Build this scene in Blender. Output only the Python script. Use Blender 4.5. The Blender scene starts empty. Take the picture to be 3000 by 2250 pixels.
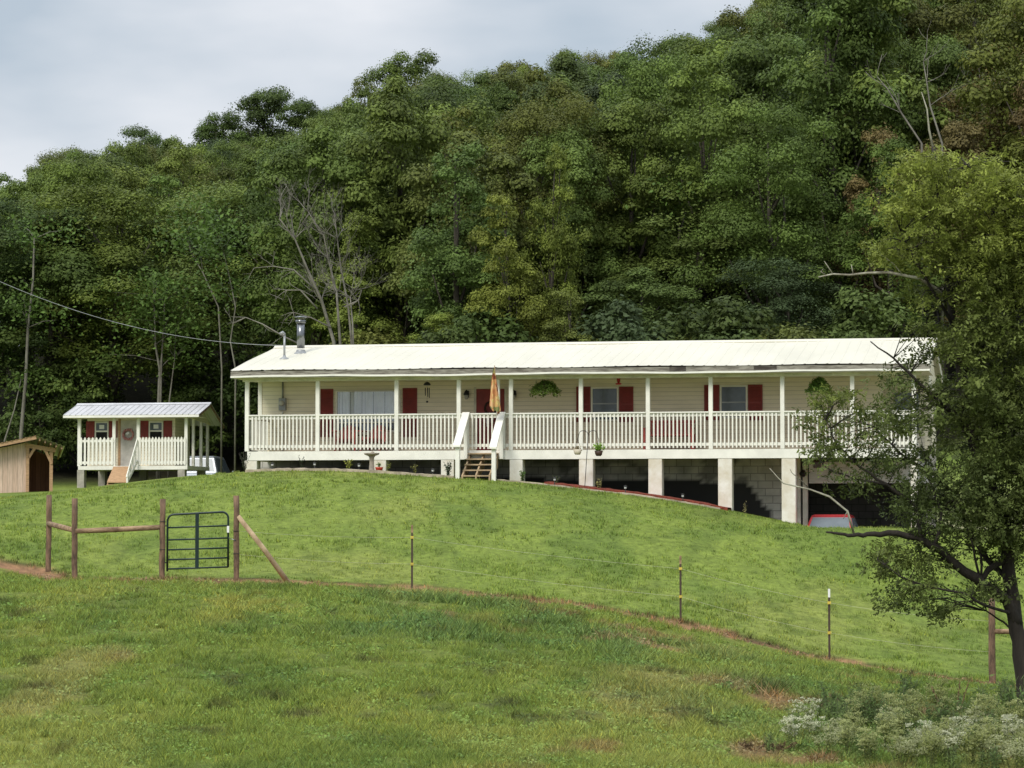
import bpy, math, random
import numpy as np
from mathutils import Vector, Matrix

random.seed(7)
rng = np.random.default_rng(11)
PI = math.pi
R = math.radians
scene = bpy.context.scene
COL = scene.collection

# ------------------------------------------------------------------ camera model
F, CX, CY, HZ = 8294.0, 1500.0, 1125.0, 1540.0      # in pixels of the 3000 px wide photo
PITCH = math.atan((HZ - CY) / F)


def ZS(sy, Y):
    return Y * math.tan(PITCH + math.atan((CY - sy) / F))


def PT(sx, sy, Y):
    z = ZS(sy, Y)
    d = Y * math.cos(PITCH) + z * math.sin(PITCH)
    return ((sx - CX) / F * d, Y, z)


def smooth(a, b, t):
    t = np.clip((t - a) / (b - a), 0, 1)
    return t * t * (3 - 2 * t)


def vnoise(x, y, seed=0):
    x = np.asarray(x, float); y = np.asarray(y, float)
    xi = np.floor(x); yi = np.floor(y)
    fx = x - xi; fy = y - yi
    fx = fx * fx * (3 - 2 * fx); fy = fy * fy * (3 - 2 * fy)

    def h(a, b):
        v = np.sin(a * 127.1 + b * 311.7 + seed * 74.7) * 43758.5453
        return v - np.floor(v)
    return (h(xi, yi) * (1 - fx) + h(xi + 1, yi) * fx) * (1 - fy) + (h(xi, yi + 1) * (1 - fx) + h(xi + 1, yi + 1) * fx) * fy


def fbm(x, y, seed=0, o=4):
    s = 0; a = .5; t = 0
    for i in range(o):
        s = s + a * vnoise(np.asarray(x) * 2 ** i, np.asarray(y) * 2 ** i, seed + i * 3); t += a; a *= .5
    return s / t


# ------------------------------------------------------------------ materials
def new_mat(name):
    m = bpy.data.materials.new(name); m.use_nodes = True
    nt = m.node_tree; nt.nodes.clear()
    out = nt.nodes.new('ShaderNodeOutputMaterial')
    return m, nt, out


def N(nt, t, **kw):
    n = nt.nodes.new(t)
    for k, v in kw.items():
        if k.startswith('i_'):
            n.inputs[k[2:].replace('_', ' ')].default_value = v
        else:
            setattr(n, k, v)
    return n


def mix_rgb(nt, fac, a, b, mode='MIX'):
    n = nt.nodes.new('ShaderNodeMix'); n.data_type = 'RGBA'; n.blend_type = mode
    for sock, v in ((n.inputs[0], fac), (n.inputs[6], a), (n.inputs[7], b)):
        if hasattr(v, 'is_output'):
            nt.links.new(v, sock)
        else:
            sock.default_value = v if not isinstance(v, tuple) else (*v[:3], 1)
    return n.outputs[2]


def ramp(nt, src, p0, p1, c0=(0, 0, 0, 1), c1=(1, 1, 1, 1)):
    r = nt.nodes.new('ShaderNodeValToRGB')
    r.color_ramp.elements[0].position = p0; r.color_ramp.elements[1].position = p1
    r.color_ramp.elements[0].color = c0; r.color_ramp.elements[1].color = c1
    nt.links.new(src, r.inputs[0])
    return r.outputs[0]


def mat(name, c, rough=.6, metal=0, var=.12, scale=3.0, dark=None, bump=0, bscale=40, stretch=(1, 1, 1), spec=.4):
    """painted / stained surface: base colour broken up by two noises."""
    m, nt, out = new_mat(name)
    b = N(nt, 'ShaderNodeBsdfPrincipled')
    b.inputs['Roughness'].default_value = rough; b.inputs['Metallic'].default_value = metal
    b.inputs['Specular IOR Level'].default_value = spec
    tc = N(nt, 'ShaderNodeTexCoord'); mp = N(nt, 'ShaderNodeMapping')
    mp.inputs['Scale'].default_value = stretch
    nt.links.new(tc.outputs['Object'], mp.inputs['Vector'])
    n1 = N(nt, 'ShaderNodeTexNoise', i_Scale=scale, i_Detail=6.0, i_Roughness=.65)
    nt.links.new(mp.outputs[0], n1.inputs['Vector'])
    d = dark or tuple(v * (1 - 2.5 * var) for v in c)
    col = mix_rgb(nt, ramp(nt, n1.outputs[0], .35, .62), d, c)
    nt.links.new(col, b.inputs['Base Color'])
    if bump:
        n2 = N(nt, 'ShaderNodeTexNoise', i_Scale=bscale, i_Detail=4.0)
        nt.links.new(mp.outputs[0], n2.inputs['Vector'])
        bp = N(nt, 'ShaderNodeBump', i_Strength=bump, i_Distance=.02)
        nt.links.new(n2.outputs[0], bp.inputs['Height']); nt.links.new(bp.outputs[0], b.inputs['Normal'])
    nt.links.new(b.outputs[0], out.inputs[0])
    return m


def siding_mat(name, c, pitch=.115):
    m, nt, out = new_mat(name)
    b = N(nt, 'ShaderNodeBsdfPrincipled', i_Roughness=.55)
    tc = N(nt, 'ShaderNodeTexCoord'); sx = N(nt, 'ShaderNodeSeparateXYZ')
    nt.links.new(tc.outputs['Object'], sx.inputs[0])
    md = N(nt, 'ShaderNodeMath', operation='DIVIDE'); nt.links.new(sx.outputs[2], md.inputs[0]); md.inputs[1].default_value = pitch
    fr = N(nt, 'ShaderNodeMath', operation='FRACT'); nt.links.new(md.outputs[0], fr.inputs[0])
    line = ramp(nt, fr.outputs[0], .0, .16, (.58, .58, .58, 1), (1, 1, 1, 1))
    mp = N(nt, 'ShaderNodeMapping'); mp.inputs['Scale'].default_value = (.6, .6, 3)
    nt.links.new(tc.outputs['Object'], mp.inputs[0])
    n1 = N(nt, 'ShaderNodeTexNoise', i_Scale=1.5, i_Detail=6.0, i_Roughness=.7); nt.links.new(mp.outputs[0], n1.inputs[0])
    base = mix_rgb(nt, ramp(nt, n1.outputs[0], .3, .7), tuple(v * .82 for v in c), c)
    col = mix_rgb(nt, 1.0, base, line, 'MULTIPLY')
    bp = N(nt, 'ShaderNodeBump', i_Strength=.6, i_Distance=.015)
    nt.links.new(fr.outputs[0], bp.inputs['Height']); nt.links.new(bp.outputs[0], b.inputs['Normal'])
    nt.links.new(col, b.inputs['Base Color']); nt.links.new(b.outputs[0], out.inputs[0])
    return m


def board_mat(name, c, c2, pitch=.17, axis=0):
    """vertical boards, each with its own tone, grain running up."""
    m, nt, out = new_mat(name)
    b = N(nt, 'ShaderNodeBsdfPrincipled', i_Roughness=.75)
    tc = N(nt, 'ShaderNodeTexCoord'); sx = N(nt, 'ShaderNodeSeparateXYZ'); nt.links.new(tc.outputs['Object'], sx.inputs[0])
    md = N(nt, 'ShaderNodeMath', operation='DIVIDE'); nt.links.new(sx.outputs[axis], md.inputs[0]); md.inputs[1].default_value = pitch
    fl = N(nt, 'ShaderNodeMath', operation='FLOOR'); nt.links.new(md.outputs[0], fl.inputs[0])
    fr = N(nt, 'ShaderNodeMath', operation='FRACT'); nt.links.new(md.outputs[0], fr.inputs[0])
    wn = N(nt, 'ShaderNodeTexWhiteNoise'); wn.noise_dimensions = '1D'; nt.links.new(fl.outputs[0], wn.inputs['W'])
    mp = N(nt, 'ShaderNodeMapping'); mp.inputs['Scale'].default_value = (14, 14, 1.2); nt.links.new(tc.outputs['Object'], mp.inputs[0])
    n1 = N(nt, 'ShaderNodeTexNoise', i_Scale=2.0, i_Detail=5.0); nt.links.new(mp.outputs[0], n1.inputs[0])
    base = mix_rgb(nt, wn.outputs[0], c, c2)
    base = mix_rgb(nt, ramp(nt, n1.outputs[0], .35, .65, (.72, .72, .72, 1), (1, 1, 1, 1)), (0, 0, 0), base, 'MIX')
    gap = ramp(nt, fr.outputs[0], .02, .07, (.3, .3, .3, 1), (1, 1, 1, 1))
    col = mix_rgb(nt, 1.0, base, gap, 'MULTIPLY')
    nt.links.new(col, b.inputs['Base Color']); nt.links.new(b.outputs[0], out.inputs[0])
    return m


def leaf_mat(name, use_obj=True, color=None, trans=.3, warm=(.55, .5, .12)):
    """leaves: object colour (or the colour attribute) times the per-leaf tone; part of the light passes through."""
    m, nt, out = new_mat(name)
    if use_obj:
        oi = N(nt, 'ShaderNodeObjectInfo'); c = oi.outputs['Color']
    elif color is None:
        at0 = N(nt, 'ShaderNodeAttribute', attribute_name='tint'); c = at0.outputs['Color']
    else:
        rgb = N(nt, 'ShaderNodeRGB'); rgb.outputs[0].default_value = (*color, 1); c = rgb.outputs[0]
    at = N(nt, 'ShaderNodeAttribute', attribute_name='tone')
    mul = N(nt, 'ShaderNodeVectorMath', operation='SCALE')
    nt.links.new(c, mul.inputs[0]); nt.links.new(at.outputs['Fac'], mul.inputs['Scale'])
    d = N(nt, 'ShaderNodeBsdfPrincipled', i_Roughness=.5)
    d.inputs['Specular IOR Level'].default_value = .12
    nt.links.new(mul.outputs[0], d.inputs['Base Color'])
    t = N(nt, 'ShaderNodeBsdfTranslucent'); nt.links.new(mul.outputs[0], t.inputs[0])
    mx = N(nt, 'ShaderNodeMixShader'); mx.inputs[0].default_value = trans
    nt.links.new(d.outputs[0], mx.inputs[1]); nt.links.new(t.outputs[0], mx.inputs[2])
    nt.links.new(mx.outputs[0], out.inputs[0])
    return m


def glass_mat(name, tint=(.8, .85, .9), fac=.18):
    m, nt, out = new_mat(name)
    t = N(nt, 'ShaderNodeBsdfTransparent'); t.inputs[0].default_value = (*tint, 1)
    g = N(nt, 'ShaderNodeBsdfGlossy', i_Roughness=.03)
    mx = N(nt, 'ShaderNodeMixShader'); mx.inputs[0].default_value = fac
    nt.links.new(t.outputs[0], mx.inputs[1]); nt.links.new(g.outputs[0], mx.inputs[2]); nt.links.new(mx.outputs[0], out.inputs[0])
    return m


M = {}
M['white'] = mat('white_paint', (.84, .82, .74), .5, var=.06, scale=2.2)
M['white_dirty'] = mat('white_block_paint', (.76, .73, .66), .7, var=.12, scale=1.6, dark=(.58, .52, .40), bump=.3, bscale=14)
M['siding'] = siding_mat('beige_siding', (.89, .81, .635))
M['ceil'] = mat('porch_ceiling', (.74, .70, .58), .7)
M['roof'] = mat('cream_metal_roof', (.65, .62, .505), .5, var=.05, scale=.8, stretch=(1, .25, 1))
M['roof_grey'] = mat('pale_metal_roof', (.62, .62, .64), .4, var=.08, scale=1.2)
M['red'] = mat('dark_red_paint', (.25, .03, .024), .5, var=.12, scale=4)
M['red_chair'] = mat('chair_red_paint', (.46, .085, .07), .5, var=.12, scale=5)
M['grey_metal'] = mat('grey_metal', (.34, .35, .35), .45, .4)
M['steel'] = mat('stainless_pipe', (.24, .25, .26), .25, .9, var=.14)
M['dark'] = mat('black_metal', (.02, .02, .022), .45)
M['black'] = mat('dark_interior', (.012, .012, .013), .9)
M['wood_new'] = mat('fresh_lumber', (.50, .31, .17), .75, var=.14, scale=5, stretch=(1, 6, 6))
M['wood_step'] = mat('step_lumber', (.45, .33, .20), .75, var=.14, scale=6)
M['wood_post'] = mat('weathered_post', (.225, .14, .088), .85, var=.16, scale=6, dark=(.07, .045, .03), bump=.8, bscale=25, stretch=(2, 2, .5))
M['wood_rail'] = mat('weathered_pole', (.38, .26, .155), .85, var=.16, scale=4, dark=(.14, .085, .05), bump=.6, bscale=25, stretch=(1, 3, 3))
M['wood_pale'] = mat('pale_brace_pole', (.52, .39, .24), .85, var=.12, scale=4, dark=(.28, .19, .11), bump=.5, bscale=25)
M['gate'] = mat('dark_green_tube', (.012, .028, .026), .35, var=.1)
M['tpost'] = mat('brown_steel_post', (.075, .05, .035), .6, var=.15, scale=8)
M['yellow'] = mat('yellow_plastic', (.72, .55, .08), .5)
M['wire'] = mat('pale_polywire', (.50, .52, .33), .6)
M['cable'] = mat('pale_cable', (.36, .37, .38), .5)
M['boards'] = board_mat('board_wall_boards', (.74, .55, .43), (.62, .44, .33))
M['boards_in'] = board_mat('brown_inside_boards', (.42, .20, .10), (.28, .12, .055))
M['stone'] = mat('cast_stone', (.36, .31, .25), .85, var=.15, scale=8, bump=.4)
M['block'] = mat('concrete_block', (.42, .39, .33), .9, var=.14, scale=3, bump=.4)
M['curtain'] = mat('pale_blue_curtain', (.90, .93, .94), .9, var=.05)
M['pane'] = mat('dark_screened_pane', (.095, .12, .135), .18, var=.15, scale=2, spec=.6)
M['glass'] = glass_mat('window_glass', (.95, .97, 1), .07)
M['paper'] = mat('white_paper', (.8, .8, .8), .7, var=.02)
M['terracotta'] = mat('red_pot', (.55, .06, .03), .5)
M['brown_pot'] = mat('brown_pot', (.06, .03, .02), .5)
M['cream_pot'] = mat('cream_pot', (.62, .55, .43), .6)
M['mulch'] = mat('red_mulch', (.25, .055, .03), .95, var=.2, scale=9, dark=(.11, .022, .014), bump=1, bscale=30)
M['edging'] = mat('pale_timber_edging', (.45, .38, .28), .85, var=.18, scale=4)
M['car_red'] = mat('red_car_paint', (.75, .09, .10), .25, var=.02)
M['car_silver'] = mat('silver_car_paint', (.38, .42, .46), .28, .2, var=.03)
M['car_glass'] = mat('car_glass', (.25, .30, .34), .22, var=.08, scale=1.5, spec=.35)
M['tyre'] = mat('tyre', (.02, .02, .02), .8)
M['light_red'] = mat('tail_lamp', (.5, .01, .01), .2)
M['light_clear'] = mat('head_lamp', (.7, .7, .7), .15)
M['bark'] = mat('tree_bark', (.065, .055, .042), .9, var=.16, scale=3, bump=.5, bscale=12, stretch=(3, 3, .5))
M['bark_dark'] = mat('dark_bark', (.035, .028, .022), .9, var=.2, scale=6, bump=.6, bscale=20, stretch=(3, 3, .5))
M['bark_pale'] = mat('pale_bark', (.205, .195, .155), .9, var=.16, scale=3, dark=(.08, .07, .055), stretch=(1, 1, .4))
M['deadwood'] = mat('grey_deadwood', (.215, .20, .165), .9, var=.18, scale=2, dark=(.10, .09, .075))
M['lichen'] = mat('lichen_grey_wood', (.42, .41, .32), .9, var=.2, scale=5, dark=(.17, .15, .11))
M['leaf'] = leaf_mat('forest_leaf', trans=.28)
M['leaf_c'] = leaf_mat('plant_leaf', use_obj=False, trans=.35)
M['leaf_w'] = leaf_mat('weed_leaf', use_obj=False, trans=.5)
M['pink'] = mat('pink_wreath', (.58, .30, .28), .9, var=.2, scale=12, dark=(.35, .14, .13))
M['feeder'] = mat('red_plastic', (.42, .02, .02), .3)
M['lampglass'] = mat('lamp_glass', (.5, .48, .42), .1)

# weathered fascia: grey-brown flaking paint, two bare dark lengths
m, nt, out = new_mat('weathered_fascia')
b = N(nt, 'ShaderNodeBsdfPrincipled', i_Roughness=.9)
tc = N(nt, 'ShaderNodeTexCoord'); mp = N(nt, 'ShaderNodeMapping'); mp.inputs['Scale'].default_value = (1.2, 4, 9)
nt.links.new(tc.outputs['Object'], mp.inputs[0])
n1 = N(nt, 'ShaderNodeTexNoise', i_Scale=2.5, i_Detail=8.0, i_Roughness=.7); nt.links.new(mp.outputs[0], n1.inputs[0])
col = mix_rgb(nt, ramp(nt, n1.outputs[0], .4, .62), (.12, .105, .085), (.32, .30, .255))
sx = N(nt, 'ShaderNodeSeparateXYZ'); nt.links.new(tc.outputs['Object'], sx.inputs[0])
for c0, hw in ((11.75, .22), (14.05, .30)):
    sb = N(nt, 'ShaderNodeMath', operation='SUBTRACT'); nt.links.new(sx.outputs[0], sb.inputs[0]); sb.inputs[1].default_value = c0
    ab = N(nt, 'ShaderNodeMath', operation='ABSOLUTE'); nt.links.new(sb.outputs[0], ab.inputs[0])
    lt = N(nt, 'ShaderNodeMath', operation='LESS_THAN'); nt.links.new(ab.outputs[0], lt.inputs[0]); lt.inputs[1].default_value = hw
    ml = N(nt, 'ShaderNodeMath', operation='MULTIPLY'); nt.links.new(lt.outputs[0], ml.inputs[0])
    nt.links.new(ramp(nt, n1.outputs[0], .36, .5), ml.inputs[1])
    col = mix_rgb(nt, ml.outputs[0], col, (.045, .036, .03))
nt.links.new(col, b.inputs['Base Color']); nt.links.new(b.outputs[0], out.inputs[0])
M['fascia'] = m

# foundation: grey block courses with a black coat that follows the old grade line
m, nt, out = new_mat('tarred_block_wall')
b = N(nt, 'ShaderNodeBsdfPrincipled', i_Roughness=.9)
tc = N(nt, 'ShaderNodeTexCoord'); sx = N(nt, 'ShaderNodeSeparateXYZ'); nt.links.new(tc.outputs['Object'], sx.inputs[0])
cb = N(nt, 'ShaderNodeCombineXYZ'); nt.links.new(sx.outputs[0], cb.inputs[0]); nt.links.new(sx.outputs[2], cb.inputs[1])
br = N(nt, 'ShaderNodeTexBrick', i_Scale=1.0)
br.inputs['Brick Width'].default_value = .4; br.inputs['Row Height'].default_value = .2; br.inputs['Mortar Size'].default_value = .012
br.inputs['Color1'].default_value = (.60, .58, .54, 1); br.inputs['Color2'].default_value = (.52, .50, .46, 1); br.inputs['Mortar'].default_value = (.30, .29, .27, 1)
nt.links.new(cb.outputs[0], br.inputs[0])
n1 = N(nt, 'ShaderNodeTexNoise', i_Scale=2.0, i_Detail=5.0); nt.links.new(tc.outputs['Object'], n1.inputs[0])
mx = mix_rgb(nt, ramp(nt, n1.outputs[0], .35, .65, (.6, .6, .6, 1), (1, 1, 1, 1)), (0, 0, 0), br.outputs[0])
at = N(nt, 'ShaderNodeAttribute', attribute_name='tone')
col = mix_rgb(nt, at.outputs['Fac'], mx, (.03, .029, .028))
nt.links.new(col, b.inputs['Base Color']); nt.links.new(b.outputs[0], out.inputs[0])
M['foundation'] = m

# garden flag: printed patches in orange, yellow, green
m, nt, out = new_mat('autumn_flag')
b = N(nt, 'ShaderNodeBsdfPrincipled', i_Roughness=.85)
tc = N(nt, 'ShaderNodeTexCoord')
vo = N(nt, 'ShaderNodeTexVoronoi', i_Scale=9.0); nt.links.new(tc.outputs['Object'], vo.inputs[0])
r = N(nt, 'ShaderNodeValToRGB'); r.color_ramp.interpolation = 'CONSTANT'
sxx = N(nt, 'ShaderNodeSeparateColor'); nt.links.new(vo.outputs['Color'], sxx.inputs[0]); nt.links.new(sxx.outputs[0], r.inputs[0])
els = r.color_ramp.elements
els[0].position = 0; els[0].color = (.62, .30, .13, 1); els[1].position = .35; els[1].color = (.70, .43, .22, 1)
for p, c in ((.6, (.50, .17, .07)), (.75, (.25, .27, .10)), (.86, (.68, .50, .2)), (.94, (.25, .07, .03))):
    e = els.new(p); e.color = (*c, 1)
nt.links.new(r.outputs[0], b.inputs['Base Color']); nt.links.new(b.outputs[0], out.inputs[0])
M['flag'] = m


# ------------------------------------------------------------------ mesh builder
class MB:
    def __init__(s, off=(0, 0, 0)):
        s.v = []; s.f = []; s.sm = []; s.off = Vector(off)

    def add(s, vs, fs, smooth=False):
        n = len(s.v)
        s.v += [tuple(Vector(p) + s.off) for p in vs]
        s.f += [tuple(i + n for i in f) for f in fs]
        s.sm += [smooth] * len(fs)
        return s

    def box(s, a, b, bev=0):
        x0, y0, z0 = (min(a[i], b[i]) for i in range(3)); x1, y1, z1 = (max(a[i], b[i]) for i in range(3))
        vs = [(x0, y0, z0), (x1, y0, z0), (x1, y1, z0), (x0, y1, z0), (x0, y0, z1), (x1, y0, z1), (x1, y1, z1), (x0, y1, z1)]
        return s.add(vs, [(3, 2, 1, 0), (4, 5, 6, 7), (0, 1, 5, 4), (1, 2, 6, 5), (2, 3, 7, 6), (3, 0, 4, 7)])

    def hexa(s, vs):
        return s.add(vs, [(3, 2, 1, 0), (4, 5, 6, 7), (0, 1, 5, 4), (1, 2, 6, 5), (2, 3, 7, 6), (3, 0, 4, 7)])

    def beam(s, p, q, w, h, up=(0, 0, 1)):
        p = Vector(p); q = Vector(q); d = (q - p).normalized(); up = Vector(up)
        sd = d.cross(up)
        if sd.length < 1e-4: sd = d.cross(Vector((0, 1, 0)))
        sd.normalize(); u = sd.cross(d).normalized()
        c = [(-1, -1), (1, -1), (1, 1), (-1, 1)]
        vs = [p + sd * (a * w / 2) + u * (b * h / 2) for a, b in c] + [q + sd * (a * w / 2) + u * (b * h / 2) for a, b in c]
        return s.add(vs, [(3, 2, 1, 0), (4, 5, 6, 7), (0, 1, 5, 4), (1, 2, 6, 5), (2, 3, 7, 6), (3, 0, 4, 7)])

    def tube(s, pts, rad, n=7, jit=0):
        pts = [Vector(p) for p in pts]
        if not hasattr(rad, '__len__'): rad = [rad] * len(pts)
        if len(rad) != len(pts): rad = list(np.interp(np.linspace(0, 1, len(pts)), np.linspace(0, 1, len(rad)), rad))
        vs = []; fs = []
        ref = Vector((.3, .2, 1)).normalized()
        for i, p in enumerate(pts):
            d = (pts[min(i + 1, len(pts) - 1)] - pts[max(i - 1, 0)])
            if d.length < 1e-7: d = Vector((0, 0, 1))
            d.normalize()
            a = d.cross(ref)
            if a.length < .05: a = d.cross(Vector((1, 0, 0)))
            a.normalize(); bb = d.cross(a)
            for k in range(n):
                t = 2 * PI * k / n
                rr = rad[i] * (1 + random.uniform(-jit, jit))
                vs.append(p + a * math.cos(t) * rr + bb * math.sin(t) * rr)
        for i in range(len(pts) - 1):
            for k in range(n):
                fs.append((i * n + k, i * n + (k + 1) % n, (i + 1) * n + (k + 1) % n, (i + 1) * n + k))
        s.add(vs, fs, True)
        m = len(vs); base = len(s.v) - m
        s.f.append(tuple(base + k for k in reversed(range(n)))); s.sm.append(False)
        s.f.append(tuple(base + m - n + k for k in range(n))); s.sm.append(False)
        return s

    def lathe(s, c, prof, n=16):
        vs = []; fs = []
        for r, z in prof:
            for k in range(n):
                t = 2 * PI * k / n
                vs.append((c[0] + r * math.cos(t), c[1] + r * math.sin(t), c[2] + z))
        for i in range(len(prof) - 1):
            for k in range(n):
                fs.append((i * n + k, i * n + (k + 1) % n, (i + 1) * n + (k + 1) % n, (i + 1) * n + k))
        fs.append(tuple(reversed(range(n)))); fs.append(tuple((len(prof) - 1) * n + k for k in range(n)))
        return s.add(vs, fs, True)

    def prism(s, poly, axis, a, b):
        """poly of 2-D points extruded along axis from a to b (0:x 1:y 2:z)."""
        def p3(p, t):
            l = [p[0], p[1]]; l.insert(axis, t); return tuple(l)
        n = len(poly)
        vs = [p3(p, a) for p in poly] + [p3(p, b) for p in poly]
        fs = [tuple(range(n)), tuple(reversed(range(n, 2 * n)))] + [(i, i + n, (i + 1) % n + n, (i + 1) % n) for i in range(n)]
        return s.add(vs, fs)

    def build(s, name, m, parent=None, bevel=0):
        me = bpy.data.meshes.new(name)
        me.from_pydata(s.v, [], s.f); me.materials.append(m)
        me.polygons.foreach_set('use_smooth', s.sm); me.update()
        import bmesh
        bm = bmesh.new(); bm.from_mesh(me); bmesh.ops.recalc_face_normals(bm, faces=bm.faces[:])
        if bevel:
            bmesh.ops.bevel(bm, geom=bm.edges[:], offset=bevel, segments=1, affect='EDGES')
        bm.to_mesh(me); bm.free()
        o = bpy.data.objects.new(name, me); COL.objects.link(o)
        if parent: o.parent = parent
        return o


def tag(o, label=None, cat=None, group=None, kind=None):
    if label: o['label'] = label
    if cat: o['category'] = cat
    if group: o['group'] = group
    if kind: o['kind'] = kind
    return o


def thing(name, label, cat, loc=(0, 0, 0), rz=0, group=None):
    o = bpy.data.objects.new(name, None); COL.objects.link(o)
    o.empty_display_size = .2
    o.location = loc; o.rotation_euler = (0, 0, rz)
    return tag(o, label, cat, group)


def dup(root, loc, rz=0, sc=None, label=None, group=None, color=None):
    r = root.copy(); COL.objects.link(r); r.location = loc; r.rotation_euler = (0, 0, rz)
    if sc: r.scale = sc if hasattr(sc, '__len__') else (sc, sc, sc)
    if label: r['label'] = label
    if group: r['group'] = group
    for ch in list(root.children):
        c = ch.copy(); COL.objects.link(c); c.parent = r
        if color: c.color = (*color, 1)
        for g in ch.children:
            d = g.copy(); COL.objects.link(d); d.parent = c
    return r


def np_mesh(name, verts, nper, m, parent=None, tone=None, tint=None, smoothf=False):
    """many separate little polygons of nper corners each: verts (N,nper,3)."""
    n = verts.shape[0]
    me = bpy.data.meshes.new(name)
    me.vertices.add(n * nper); me.loops.add(n * nper); me.polygons.add(n)
    me.vertices.foreach_set('co', verts.reshape(-1).astype(np.float32))
    me.loops.foreach_set('vertex_index', np.arange(n * nper, dtype=np.int32))
    me.polygons.foreach_set('loop_start', np.arange(0, n * nper, nper, dtype=np.int32))
    me.polygons.foreach_set('loop_total', np.full(n, nper, dtype=np.int32))
    me.materials.append(m)
    me.update(calc_edges=True)
    if tone is not None:
        a = me.attributes.new('tone', 'FLOAT', 'POINT'); a.data.foreach_set('value', np.repeat(tone, nper).astype(np.float32))
    if tint is not None:
        a = me.attributes.new('tint', 'FLOAT_COLOR', 'POINT')
        t4 = np.ones((n * nper, 4), np.float32); t4[:, :3] = np.repeat(tint, nper, axis=0)
        a.data.foreach_set('color', t4.reshape(-1))
    o = bpy.data.objects.new(name, me); COL.objects.link(o)
    if parent: o.parent = parent
    return o


def unit(a):
    return a / np.maximum(np.linalg.norm(a, axis=-1, keepdims=True), 1e-9)


def leaf_quads(c, nrm, size, aspect=.6, rg=rng):
    n = len(c)
    t = unit(np.cross(nrm, rg.normal(size=(n, 3)))); b = np.cross(nrm, t)
    s = np.asarray(size).reshape(-1, 1)
    v = np.stack([c - t * s * .5, c + b * s * aspect * .5 - t * s * .05, c + t * s * .5, c - b * s * aspect * .5 - t * s * .05], 1)
    return v


# ------------------------------------------------------------------ terrain
cp = []


def C(sx, sy, Y): cp.append(PT(sx, sy, Y))
def Q(x, Y, z): cp.append((x, Y, z))


for x in (-40, -8, 0, 8, 40):
    Q(x, -10, -2.3); Q(x, 8, -2.8); Q(x, 20, -2.85)
for s in (0, 750, 1500): C(s, 2252, 30)
C(2250, 2258, 32); C(3000, 2262, 33.5); Q(-20, 30, -2.4); Q(22, 32, -2.9)
# mid pasture
Q(-8.5, 42, -1.78); Q(-4, 42, -1.85); Q(0, 43, -1.98); Q(4, 43, -2.38); Q(8, 43, -2.8); Q(16, 43, -3.0); Q(-20, 42, -1.6)
# fence line
FENCE = [(-120, 1612, 58.5), (0, 1640, 58), (142, 1670, 57.5), (218, 1697, 55), (475, 1697, 55), (692, 1700, 55), (850, 1704, 55.5), (1207, 1720, 56.5),
         (1600, 1758, 55.8), (1994, 1818, 54.6), (2210, 1873, 53.6), (2430, 1930, 52.6), (2680, 1972, 51.6), (2907, 2000, 51), (3120, 2022, 50.5)]
for f in FENCE: C(*f)
Q(-25, 57, -.4); Q(22, 50, -3.1)
# upper lawn
for x, z in ((-24, .1), (-10, .28), (-5, .27), (0, .08), (4, -.42), (7, -.85), (10, -1.0), (14, -1.2), (24, -1.8)): Q(x, 65.5, z)
for x, z in ((-24, .35), (-10, .88), (-5, .98), (0, .76), (3, .4), (6, -.0), (8.5, -.06), (11, -.10), (14, -.2), (24, -.6)): Q(x, 70.3, z)
for x, z in ((8.5, -.13), (11, -.2), (14, -.35)): Q(x, 68.5, z)
# house front line
for s, y, Y in ((715, 1382, 76.5), (1060, 1380, 75.9), (1350, 1402, 75.2), (1500, 1408, 74.9), (1700, 1432, 74.4), (1900, 1455, 74.0), (2100, 1489, 73.5), (2300, 1530, 73.0)): C(s, y, Y)
Q(9, 75, -.2); Q(12, 76, -.3); Q(22, 76, -.6)
# behind
for s_, y_ in ((-150, 1462), (0, 1452), (150, 1446), (217, 1430), (400, 1408), (560, 1390)):
    C(s_, y_ + 4, 84); C(s_, y_ + 10, 76)
C(0, 1466, 70); C(-200, 1475, 70)
Q(-15.8, 95, 1.14); Q(-13, 95, 1.2); Q(-13.5, 109, 1.55); Q(-9, 109, 1.75); Q(-26, 95, .8); Q(-5, 84, 1.5); Q(-3, 100, 2.0)
Q(2, 84, 1.2); Q(8, 84, .9); Q(14, 84, .8); Q(24, 84, .8)
Q(-22, 116, 1.8); Q(-11, 117, 2.0); Q(3, 98, 2.0); Q(12, 96, 2.5); Q(26, 94, 3.0); Q(-40, 110, 1.5)
SKY = [(0, 490), (136, 432), (270, 405), (400, 352), (540, 385), (600, 300), (760, 262), (900, 268), (1000, 290), (1050, 205), (1190, 130), (1280, 200), (1360, 240), (1490, 170), (1760, 140), (1900, 130), (2030, 80), (2130, 25), (2230, -30), (2600, -170), (3000, -260)]
for s, y in SKY:
    p = PT(s, y + 20, 190); Q(p[0], 190, p[2] - 12.5)
    q = PT(s, 0, 145); Q(q[0], 143, 2.2 + (p[2] - 14.5) * .47)
    if s % 4 == 0: Q(p[0] * 1.25, 240, p[2] - 13)
Q(-70, 190, 5); Q(-70, 240, 5); Q(-60, 143, 4); Q(70, 190, 33); Q(70, 143, 18); Q(80, 240, 36); Q(60, 100, 6); Q(-60, 60, 0); Q(60, 60, -2)
CP = np.array(cp)


def _tps():
    X = CP[:, :2] / 40.0; n = len(X)
    d2 = ((X[:, None] - X[None]) ** 2).sum(-1)
    K = np.where(d2 > 0, .5 * d2 * np.log(d2 + 1e-12), 0) + np.eye(n) * 2e-4
    P = np.hstack([np.ones((n, 1)), X])
    A = np.zeros((n + 3, n + 3)); A[:n, :n] = K; A[:n, n:] = P; A[n:, :n] = P.T
    return X, np.linalg.solve(A, np.hstack([CP[:, 2], np.zeros(3)]))


TX, TW = _tps()


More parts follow.
